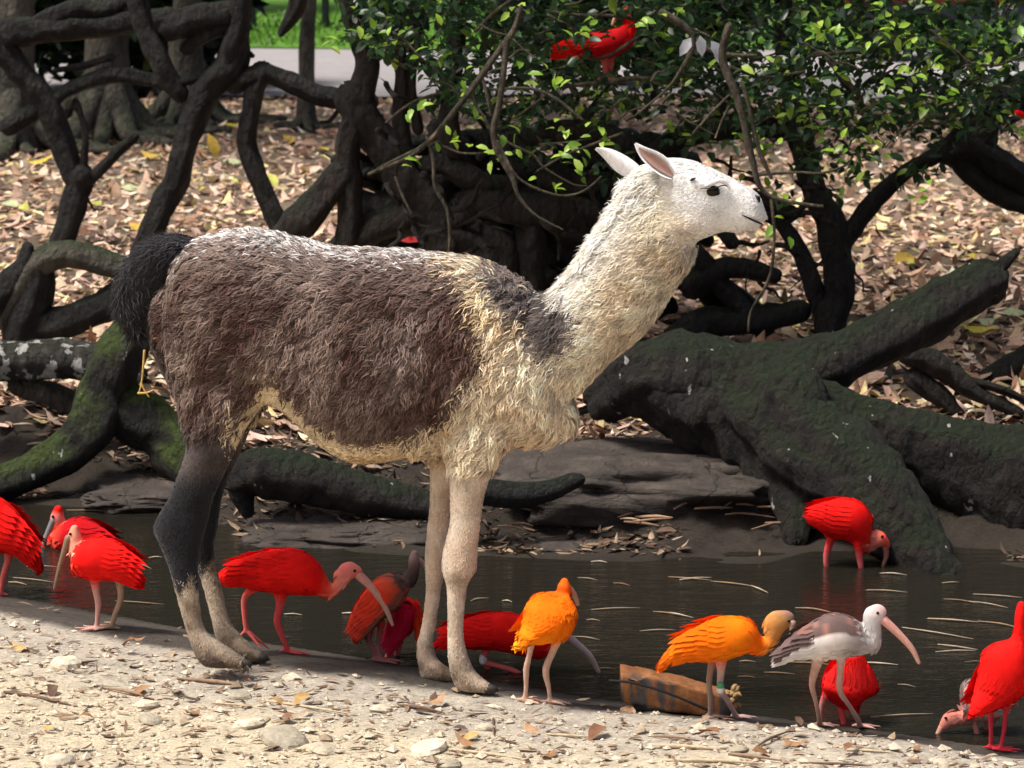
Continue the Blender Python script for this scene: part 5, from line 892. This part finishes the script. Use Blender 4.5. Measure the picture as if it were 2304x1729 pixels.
def stone_mesh(seed, col):
    nu, nv = 12, 7; u = np.linspace(0, 2 * np.pi, nu, endpoint=False); v = np.linspace(0, np.pi, nv); Vv = np.array([(math.cos(a) * math.sin(b), math.sin(a) * math.sin(b), math.cos(b)) for b in v for a in u])
    Vv *= (1 + .30 * fbm(Vv * 1.3 + seed * 3.3, 3, seed))[:, None]; Vv *= np.array([1, .8, .42]); i = (np.arange(nv - 1)[:, None] * nu + np.arange(nu)[None]).ravel(); j = (np.arange(nv - 1)[:, None] * nu + (np.arange(nu)[None] + 1) % nu).ravel()
    m_ = mesh_from('stone', Vv, [np.stack([i, i + nu, j + nu, j], -1)], np.tile(col, (len(Vv), 1)), smooth=False); m_.materials.append(M['stone']); return m_
STV = [stone_mesh(k_, c_) for k_, c_ in enumerate([(.58, .51, .39), (.52, .46, .35), (.47, .41, .31), (.63, .56, .44), (.38, .34, .26)])]
def stone(px, py, rp, label, group='pale stones on the near bank'):
    P = hit(px, py); s_ = rp * m_px(P[1]); o = obj('stone', STV[rng.integers(5)]); o.location = (P[0], P[1], height(P[0], P[1]) + s_ * .10); o.scale = (s_, s_, s_ * rng.uniform(.7, 1.1)); o.rotation_euler = (rng.uniform(-.2, .2), rng.uniform(-.2, .2), rng.uniform(0, 6.3)); tag(o, label, 'stone', group)
for px, py, rp in [(150, 1500, 44), (330, 1590, 30), (340, 1625, 36), (560, 1635, 44), (640, 1670, 60), (730, 1690, 40), (490, 1515, 18), (475, 1620, 24), (965, 1690, 52), (1010, 1725, 36), (860, 1600, 28), (650, 1530, 20), (50, 1520, 26), (130, 1720, 40), (540, 1570, 30), (1090, 1640, 24), (1660, 1690, 28), (2120, 1722, 26)]:
    stone(px, py, rp, ('large' if rp > 42 else 'middling' if rp > 27 else 'small') + ' pale limestone rock on the sandy bank near ' + near_to(px, py))
for k_ in range(60):
    px = rng.uniform(0, 2304); y0 = np.interp(px, [0, 800, 1334, 2304], [1450, 1560, 1650, 1722]); py = rng.uniform(y0, max(1735, y0 + 20)); stone(px, py, rng.uniform(6, 15), 'small pale pebble on the sandy bank near ' + near_to(px, py), 'small pebbles on the near bank')
n = 6000; yy = rng.uniform(7.3, 9.6, n); xx = rng.uniform(-1.9, 1.9, n); dn = yn(xx) - yy; kp = (dn > np.interp(xx, [-1.7, -.6, .1, .5, 1.5], [.40, .44, .28, .16, .18]) + .3 * rng.random(n) ** 2); xx, yy = xx[kp], yy[kp]; n = len(xx)
ico = np.array([(1, 0, 0), (-1, 0, 0), (0, 1, 0), (0, -1, 0), (0, 0, 1), (0, 0, -1)], float); it = np.array([(0, 2, 4), (2, 1, 4), (1, 3, 4), (3, 0, 4), (2, 0, 5), (1, 2, 5), (3, 1, 5), (0, 3, 5)])
sz = rng.uniform(.003, .011, n) * (1 + (rng.random(n) < .08)); rot = rng.uniform(0, 6.28, n); sv = ico[None] * (1 + .3 * rng.normal(0, 1, (n, 6, 1))) * np.array([1.2, .9, .6]) * sz[:, None, None]
cx_, sx_ = np.cos(rot)[:, None], np.sin(rot)[:, None]; Vp = np.stack([sv[..., 0] * cx_ - sv[..., 1] * sx_, sv[..., 0] * sx_ + sv[..., 1] * cx_, sv[..., 2]], -1) + np.stack([xx, yy, height(xx, yy) + sz * .3], -1)[:, None]
pc = np.array([(.60, .52, .39), (.60, .53, .41), (.46, .39, .30), (.62, .55, .43), (.30, .23, .17)])[rng.integers(0, 5, n)]
g = Geo(); g.add(Vp.reshape(-1, 3), None, (it[None] + np.arange(n)[:, None, None] * 6).reshape(-1, 3), np.repeat(pc, 6, 0)); obj('gravel', g.mesh('gravel', smooth=False), M['stone'], kind='stuff', label='fine pale gravel strewn over the near bank', category='gravel')
# crumbled bark and twig bits
n = 2900; yy = rng.uniform(7.3, 9.7, n); xx = rng.uniform(-1.9, 1.9, n); dn = yn(xx) - yy; kp = (dn > np.interp(xx, [-1.7, -.6, .1, .5, 1.5], [.40, .44, .28, .16, .18]) + .2 * rng.random(n)) | ((dn > .06) & (rng.random(n) < .14)); xx, yy = xx[kp], yy[kp]; n = len(xx); P = np.stack([xx, yy, height(xx, yy) + .006], -1)
bc_ = np.array([(.20, .13, .09), (.34, .23, .15), (.11, .075, .06), (.40, .31, .21), (.26, .18, .12)])[rng.integers(0, 5, n)]; D = rand_dirs(n, .1); D[:, 1] *= .6; L = rng.uniform(.015, .06, n)
g = Geo(); g.add(*leaf_geo(P, D, rand_dirs(n) * .3 + np.array([0, 0, 1.]), L, L * rng.uniform(.12, .4, n), rng.uniform(-.4, .5, n), bc_)); obj('bark_crumbs', g.mesh('bark_crumbs'), M['litter'], kind='stuff', label='bark and leaf crumbs scattered on the near bank', category='debris')
NL = leaf_var2([(.34, .19, .10), (.24, .12, .07), (.48, .29, .17), (.52, .34, .14), (.14, .085, .06)], (.7, -.7))
for px, py, l_ in [(390, 1575, .10), (340, 1558, .10), (700, 1580, .11), (450, 1610, .08), (610, 1585, .06), (300, 1450, .05), (60, 1470, .10), (180, 1625, .06), (1360, 1650, .12), (1180, 1640, .10), (1080, 1665, .09), (1070, 1690, .09), (960, 1595, .10), (980, 1570, .07), (1420, 1600, .13), (1450, 1595, .12), (1620, 1665, .10), (1760, 1675, .09), (1690, 1705, .10), (2070, 1690, .06), (120, 1555, .09), (560, 1540, .07), (280, 1470, .08), (1250, 1700, .09), (1900, 1705, .08), (660, 1632, .08), (95, 1650, .05)]:
    put_leaf(NL, ground_at(px, py, .02), l_ * .8, ('large' if l_ > .095 else 'small') + ' curled dry leaf on the sandy bank near ' + near_to(px, py), 'brown dry leaves on the near bank', .22)
def stick(px0, py0, px1, py1, rp, col, label, group, z=None, lift=.004, name='stick'):
    if z is None:
        A, B = hit(px0, py0), hit(px1, py1); A[2] = height(A[0], A[1]) + lift; B[2] = height(B[0], B[1]) + lift
    else:
        A, B = (CAM + ray(a, b) * ((z - CH) / ray(a, b)[2]) for a, b in ((px0, py0), (px1, py1)))
    m_ = (A + B) / 2 + np.array([0, 0, .003]) + rng.normal(0, .004, 3) * [1, 1, 0]; r_ = rp * m_px(m_[1]); g = Geo(); g.add(*tube([A, m_, B], [r_ * .6, r_, r_ * .3], 7, .15, 3, 3), C=col)
    o = obj(name, g.mesh(name, tuple(m_)), M['stick']); o.location = tuple(m_); tag(o, label, 'stick', group)
for a in [(10, 1560, 160, 1590, 5), (230, 1550, 330, 1570, 4), (400, 1530, 560, 1548, 5), (600, 1580, 800, 1612, 3.5), (0, 1460, 60, 1466, 5), (900, 1590, 1000, 1608, 5), (1010, 1690, 1180, 1712, 4), (1460, 1680, 1620, 1690, 6), (1640, 1700, 1760, 1715, 5), (1230, 1655, 1330, 1662, 4), (1700, 1685, 1778, 1648, 3.5), (1470, 1660, 1560, 1668, 4), (1900, 1690, 2010, 1697, 3), (480, 1585, 600, 1600, 3), (150, 1500, 220, 1490, 3), (1500, 1715, 1720, 1722, 5), (1110, 1620, 1112, 1658, 4), (1800, 1720, 1960, 1726, 3)]:
    stick(*a, [(.16, .10, .07), (.30, .20, .13), (.55, .44, .30)][rng.integers(3)], 'dry broken stick on the sandy bank near ' + near_to((a[0] + a[2]) / 2, a[1]), 'sticks on the near bank')
for k_ in range(46):
    px, py = rng.uniform(1100, 1860), rng.uniform(1120, 1225); a = rng.normal(0, .35); l_ = rng.uniform(30, 110); stick(px, py, px + l_ * math.cos(a), py + l_ * math.sin(a) * .4, rng.uniform(2, 4.5), [(.34, .22, .14), (.20, .13, .09), (.45, .33, .22)][rng.integers(3)], 'dry stick in the driftwood heap on the far mud bank', 'driftwood on the far bank', lift=.05)
for px0, py0, px1, py1, rp in [(1504, 1298, 1600, 1306, 4), (1530, 1305, 1600, 1300, 6), (1600, 1308, 1700, 1320, 4), (1690, 1318, 1728, 1334, 4), (1790, 1368, 1870, 1378, 5), (1950, 1328, 2042, 1333, 3), (2120, 1312, 2158, 1310, 3), (2124, 1348, 2200, 1358, 3), (2170, 1352, 2268, 1368, 3), (2190, 1337, 2300, 1345, 3), (2088, 1392, 2200, 1400, 5), (2200, 1398, 2290, 1412, 4), (2030, 1412, 2190, 1438, 4), (2110, 1450, 2200, 1462, 4), (2105, 1467, 2195, 1464, 3), (2170, 1490, 2210, 1489, 2.5), (1775, 1490, 1870, 1496, 4), (1910, 1492, 2020, 1496, 5), (1720, 1513, 1788, 1517, 4), (1664, 1488, 1700, 1489, 3), (1960, 1613, 2100, 1606, 3.5), (1660, 1522, 1700, 1525, 2.5), (1506, 1378, 1560, 1390, 3), (1440, 1420, 1520, 1418, 3), (1060, 1352, 1100, 1346, 3), (1130, 1352, 1152, 1355, 3), (1330, 1264, 1366, 1266, 3), (1380, 1312, 1418, 1318, 3), (1330, 1372, 1440, 1368, 3), (1470, 1376, 1550, 1388, 4), (1320, 1395, 1350, 1397, 3), (1290, 1432, 1350, 1440, 2.5), (1300, 1300, 1345, 1306, 2.5), (1340, 1505, 1385, 1506, 2), (60, 1275, 130, 1276, 3), (30, 1300, 120, 1310, 3), (20, 1310, 60, 1316, 4), (260, 1352, 370, 1360, 3), (150, 1128, 240, 1131, 2.5), (290, 1136, 330, 1138, 2.5), (150, 1148, 270, 1152, 3), (1980, 1290, 2040, 1294, 3), (335, 1255, 365, 1254, 2.5), (310, 1270, 340, 1280, 2.5), (640, 1382, 680, 1384, 3), (770, 1380, 805, 1382, 4), (2020, 1540, 2060, 1546, 2.5), (1880, 1520, 1960, 1524, 3)]:
    stick(px0, py0, px1, py1, rp * .45, [(.42, .33, .23), (.30, .20, .12), (.55, .48, .38)][rng.integers(3)], ('long' if px1 - px0 > 80 else 'short') + ' pale reed floating on the pond near ' + near_to((px0 + px1) / 2, py0), 'reeds floating on the pond', z=WATER + .003, name='floating_reed')
for k_ in range(26):
    px, py = (rng.uniform(0, 240), rng.uniform(950, 1040)) if k_ % 2 else (rng.uniform(240, 420), rng.uniform(1020, 1070)); a = rng.normal(0, .5); l_ = rng.uniform(20, 60); stick(px, py, px + l_ * math.cos(a), py + l_ * math.sin(a) * .4, rng.uniform(2, 4), [(.30, .20, .14), (.42, .30, .22)][rng.integers(2)], 'dry twig on the mud beside the mossy forked root', 'twigs by the mossy root', lift=.03)

# dark crumbs, bark and twigs on the far mud
n = 9000; xx = rng.uniform(-2.2, 2.4, n); yy = yf(xx) + rng.uniform(.03, 1.6, n); kp = fbm(np.stack([xx * 3, yy * 3, yy * 0], -1), 2, 71) > -.25; xx, yy = xx[kp], yy[kp]; n = len(xx); P = np.stack([xx, yy, height(xx, yy) + .006], -1); bc_ = np.array([(.09, .06, .045), (.16, .10, .07), (.05, .04, .03), (.26, .18, .12), (.34, .25, .17)])[rng.integers(0, 5, n)]; D = rand_dirs(n, .15); L = rng.uniform(.02, .09, n)
g = Geo(); g.add(*leaf_geo(P, D, rand_dirs(n) * .5 + np.array([0, 0, 1.]), L, L * rng.uniform(.10, .4, n), rng.uniform(-.6, .6, n), bc_)); obj('bark_crumbs', g.mesh('bark_crumbs'), M['litter'], kind='stuff', label='dark bark and twig crumbs scattered on the far mud bank', category='debris')
# floating timber with strap
Yt_ = hit(1500, 1606)[1] + .06
P_ = [atY(1396, 1536, Yt_), atY(1450, 1547, Yt_), atY(1530, 1563, Yt_), atY(1600, 1577, Yt_), atY(1640, 1585, Yt_)]; E1 = [np.array([0, 0, h_ * m_px(Yt_)]) for h_ in (38, 36, 32, 28, 25)]; E2 = [np.array([0, -1, 0]) * w_ * m_px(Yt_) for w_ in (44, 46, 44, 40, 34)]
A = catmull(np.column_stack([P_, E1, E2]), 8); Vv, Q, T = loft(A[:, :3], A[:, 3:6], A[:, 6:9], 40, 10.0, tip=False); Vv = Vv + (fbm(Vv * 22, 3, 4) * .009)[:, None] * np.array([.3, 1, 1.2]) + np.stack([0 * Vv[:, 0], 0 * Vv[:, 0], np.round(vnoise(Vv * np.array([9, .1, .1]), 3) * 1.5) * .006 * (Vv[:, 2] > P_[0][2] + .03)], -1)
pz = project(Vv)
n_ = fbm(Vv * np.array([34, 5, 4]), 3, 9)
cl = np.where((n_ > -.05)[:, None] & (pz[:, 1:2] > 1515 + (pz[:, :1] - 1390) * .18), np.array([.085, .075, .07]), np.array([.27, .115, .045])) * (1 + .35 * fbm(Vv * 40, 2, 5))[:, None]
tb = thing('floating_log', 'broken reddish-brown log with black strap half afloat at the water edge', 'log', tuple(P_[2] - np.array([0, 0, .05])))
bl = np.array(tb.location); gW = Geo(); gW.add(Vv, Q, T, np.clip(cl, .01, .9)); obj('timber', gW.mesh('timber', tuple(bl)), M['stick'], tb)
g = Geo()
for k_ in range(26):
    p_ = atY(rng.uniform(1630, 1658), rng.uniform(1545, 1590), Yt_ - rng.uniform(-.03, .03)); q_ = p_ + np.array([rng.uniform(.0, .02), rng.uniform(-.015, .015), rng.uniform(-.01, .014)]); g.add(*tube([p_, (p_ + q_) / 2 + [0, 0, .003], q_], [.008, .007, .003], 6, .2, k_, 2), C=(.34, .22, .10))
obj('frayed_end', g.mesh('frayed_end', tuple(bl)), M['stick'], tb)
g = Geo(); g.add(*tube([atY(px, py, Yt_ - .066) for px, py in ((1372, 1532), (1420, 1536), (1480, 1552), (1540, 1575), (1602, 1602))], [.004] * 5, 7)); obj('strap', g.mesh('strap', tuple(bl)), M['strap'], tb)

# ------------------------------------------------------------------ background: buttressed trees, hedge, bench, wagon
def buttress(label, px, py, Y, wpx, seed):
    b = atY(px, py, Y); b[2] = height(b[0], b[1]); t = thing('buttress_tree', label, 'tree', tuple(b), 'buttress trees behind the litter'); s = m_px(Y); r_ = random.Random(seed)
    g = Geo(); g.add(*tube([b - [0, 0, .2], b + [0, 0, .5], b + [.05, 0, 1.6], b + [0.0, .1, 4.0], b + [0, .1, 8]], np.array([1.3, .85, .70, .62, .55]) * wpx * s, 18, .12, seed, 5, nscale=2)); obj('trunk', g.mesh('trunk', tuple(b)), M['bark_grey'], t)
    for k_ in range(7):
        a = R(180 + k_ * 30 + r_.uniform(-10, 10)); l_ = r_.uniform(2.5, 5.5) * wpx * s; d_ = np.array([math.cos(a), math.sin(a), 0]); w_ = wpx * s
        pts = [b + d_ * l_ * f_ + np.array([0, 0, z_ * w_]) for f_, z_ in ((.05, 2.2), (.25, 1.1), (.5, .4), (.8, .2), (1.2, .1))]
        for q_ in pts[2:]: q_[2] = height(q_[0], q_[1]) + .05
        g = Geo(); g.add(*tube(pts, np.array([.5, .42, .32, .24, .14]) * wpx * s, 10, .18, seed + k_, 4, nscale=3)); obj('buttress', g.mesh('buttress', tuple(b)), M['bark_grey'], t)
    cg, cd = [], []; n = 900; Pc = b + np.array([0, 0, 7.5]) + rng.normal(0, 1, (n, 3)) * np.array([2.0, 1.6, 1.2]); L = rng.uniform(.25, .45, n)
    g = Geo(); g.add(*leaf_geo(Pc, rand_dirs(n, .5), rand_dirs(n) + np.array([0, 0, 1.]), L, L * .5, np.full(n, .3), green(n, .03))); obj('crown', g.mesh('crown', tuple(b)), M['leaf'], t, kind='stuff')
buttress('grey tree with thick buttress roots behind the crooked bare tree', 30, 300, 22.5, 60, 1); buttress('greenish tree with spreading buttress roots between the bare tree and the leaning tree', 240, 262, 23.5, 62, 2); buttress('pale tree with low buttress roots beside the road', 420, 240, 24.5, 46, 3)
buttress('grey rooted tree left of the fig tree trunk at the road edge', 690, 265, 24.0, 22, 4)
def shrub(label, x, Y, h_, w_, seed, bright=.12, n=1100, ls=1.0, nm='shrub', grp='shrubs beyond the lawn', cat='shrub', dk=1.3):
    b = np.array([x, Y, float(height(x, Y))]); t = thing(nm, label, cat, tuple(b), grp)
    q = rand_dirs(n) * (rng.random((n, 1)) ** .4); P = b + np.array([0, 0, h_ * .5]) + q * np.array([w_, .6, h_ * .52]); P = P + .2 * fbm(P, 2, seed)[:, None]; L = rng.uniform(.16, .34, n) * ls
    c_ = green(n, bright) * dk; g = Geo(); g.add(*leaf_geo(P, rand_dirs(n, .7), rand_dirs(n) + np.array([0, -.3, .7]), L, L * .45, np.full(n, .3), c_)); obj('foliage', g.mesh('foliage', tuple(b)), M['leaf'], t, kind='stuff')
    for k_ in range(4):
        e = b + np.array([rng.uniform(-w_, w_) * .6, rng.uniform(-.3, .3), h_ * .7]); g = Geo(); g.add(*tube([b, (b + e) / 2 + rng.normal(0, .1, 3), e], [.05, .035, .015], 7)); obj('stem', g.mesh('stem', tuple(b)), M['bark_dark'], t)
for k_, x in enumerate(np.linspace(-26, 26, 18)):
    shrub('tall dense green tree in the row beyond the lawn', x, 44.5 + rng.uniform(-.8, .8), rng.uniform(12, 16), 2.6, k_, n=2200, ls=2.0, nm='tall_tree', grp='trees beyond the lawn', cat='tree')
for k_, (px, yy, hh, ww) in enumerate([(60, 27.5, 2.6, .9), (190, 28.5, 3.0, 1.0), (330, 27.5, 2.8, .9), (440, 29, 2.4, .6), (1250, 29, 2.2, .9), (1500, 29, 2.0, .8), (-120, 27.5, 3.0, 1.0)]):
    shrub(['dark shrub behind the thick grey buttress tree', 'dark shrub behind the greenish buttress tree', 'dark shrub between the greenish and pale buttress trees', 'small dark shrub behind the pale buttress tree', 'dark shrub at the road edge behind the perched ibis', 'low dark shrub at the road edge behind the fig leaves', 'tall dark shrub beyond the thick grey buttress tree'][k_], atY(px, 100, yy)[0], yy, hh, ww, 40 + k_, .04, grp='dark shrubs by the road', dk=.5)
bx0, by0 = atY(560, 60, 39.6)[0], 39.6
def box(name, c, sz, mat, parent, b, bev=.02):
    import bmesh
    bm = bmesh.new(); bmesh.ops.create_cube(bm, size=1.0); bmesh.ops.scale(bm, vec=sz, verts=bm.verts); bmesh.ops.bevel(bm, geom=list(bm.edges), offset=bev, segments=2, affect='EDGES'); bmesh.ops.translate(bm, vec=Vector(c) - Vector(b), verts=bm.verts)
    m_ = bpy.data.meshes.new(name); bm.to_mesh(m_); bm.free(); return obj(name, m_, mat, parent)
M['navy'] = flat_mat('navy paint', (.012, .014, .035), .35, .5, var=.1); M['redpaint'] = flat_mat('red paint', (.34, .012, .012), .35, .5, var=.15, vscale=8); M['rubber'] = flat_mat('tyre', (.015, .015, .015), .8, .2); M['white'] = flat_mat('white paint', (.72, .72, .70), .6, .3, var=.1); M['slate'] = flat_mat('dark slat', (.012, .014, .018), .6, .3)
zb = float(height(bx0, by0)) + .035; bb = (bx0 + .55, by0, zb); bt = thing('park_bench', 'dark bench with pale top rail standing on the far lawn', 'bench', bb)
for k_ in range(3): box('slat', (bx0 + .55, by0 - .14 + .14 * k_, zb + .42), (1.3, .12, .04), M['slate'], bt, bb, .008)
box('backrest', (bx0 + .55, by0 + .24, zb + .62), (1.3, .04, .30), M['slate'], bt, bb, .008); box('top_rail', (bx0 + .55, by0 + .24, zb + .795), (1.34, .06, .045), M['white'], bt, bb, .01)
for s_ in (-1, 1): box('leg', (bx0 + .55 + s_ * .5, by0, zb + .20), (.08, .40, .40), M['slate'], bt, bb, .01)
# grass on the lawn
n = 9000; xx = rng.uniform(-6, 8, n); yy = rng.uniform(Y_ROAD1 + .2, 43, n); P = np.stack([xx, yy, height(xx, yy, False) + .03], -1); D = rand_dirs(n, .2) * .6 + np.array([0, 0, 1.]); L = rng.uniform(.05, .14, n); gc = np.array([.11, .25, .03])[None] * rng.uniform(.5, 1.5, (n, 1))
g = Geo(); g.add(*leaf_geo(P, D, rand_dirs(n, .2), L, L * .22, np.full(n, .4), gc)); obj('lawn_grass', g.mesh('lawn_grass'), M['leaf'], kind='stuff', label='short green grass on the lawn beyond the road', category='grass')
# parked wagon behind the leaves
wy_ = 32.5; wx0, wx1 = atY(1900, 40, wy_)[0], atY(2500, 40, wy_)[0]; zr = float(height(wx0, wy_)) + .03; zs0 = atY(2250, 47, wy_)[2]; zs1 = atY(2250, 9, wy_)[2]
wb_ = ((wx0 + wx1) / 2, wy_ + .6, zr); wt = thing('parked_wagon', 'red passenger wagon with navy skirt parked on the road behind the leaves', 'wagon', wb_); cxw = wb_[0]; lw = wx1 - wx0
box('skirt', (cxw, wy_ + .6, (zs0 + zs1) / 2), (lw, 1.2, zs1 - zs0), M['navy'], wt, wb_, .03); box('side_panel', (cxw, wy_ + .6, zs1 + .34), (lw + .04, 1.24, .66), M['redpaint'], wt, wb_, .05); box('roof', (cxw, wy_ + .6, zs1 + 1.9), (lw + .1, 1.3, .08), M['redpaint'], wt, wb_, .03)
for s_ in (-1, 0, 1):
    for q_ in (-.55, .55): box('roof_post', (cxw + s_ * lw * .46, wy_ + .6 + q_, zs1 + 1.25), (.06, .06, 1.25), M['navy'], wt, wb_, .01)
for s_ in (-.34, .34):
    for q_ in (.02, 1.18):
        g = Geo(); c_ = np.array([cxw + s_ * lw, wy_ + q_, zr + .17]); g.add(*tube([c_ - [0, .07, 0], c_ + [0, .07, 0]], [.17, .17], 24)); obj('wheel', g.mesh('wheel', wb_), M['rubber'], wt)
box('lamp', (cxw + lw * .22, wy_ - .005, zs1 - .05), (.10, .03, .05), M['white'], wt, wb_, .01)
# white road kerb under it
ky = gy(84); o = obj('kerb', None); bpy.data.objects.remove(o)
import bmesh
bm = bmesh.new(); bmesh.ops.create_cube(bm, size=1.0); bmesh.ops.scale(bm, vec=(9, .16, .16), verts=bm.verts); bmesh.ops.bevel(bm, geom=list(bm.edges), offset=.02, segments=2, affect='EDGES'); m_ = bpy.data.meshes.new('kerb'); bm.to_mesh(m_); bm.free()
kx = atY(2300, 84, 28.6)[0]; kb = obj('kerb', m_, M['white']); kb.location = (kx + 1.2, 28.6, float(height(kx, 28.6)) + .08); tag(kb, 'white painted kerb along the road under the red wagon', 'kerb')
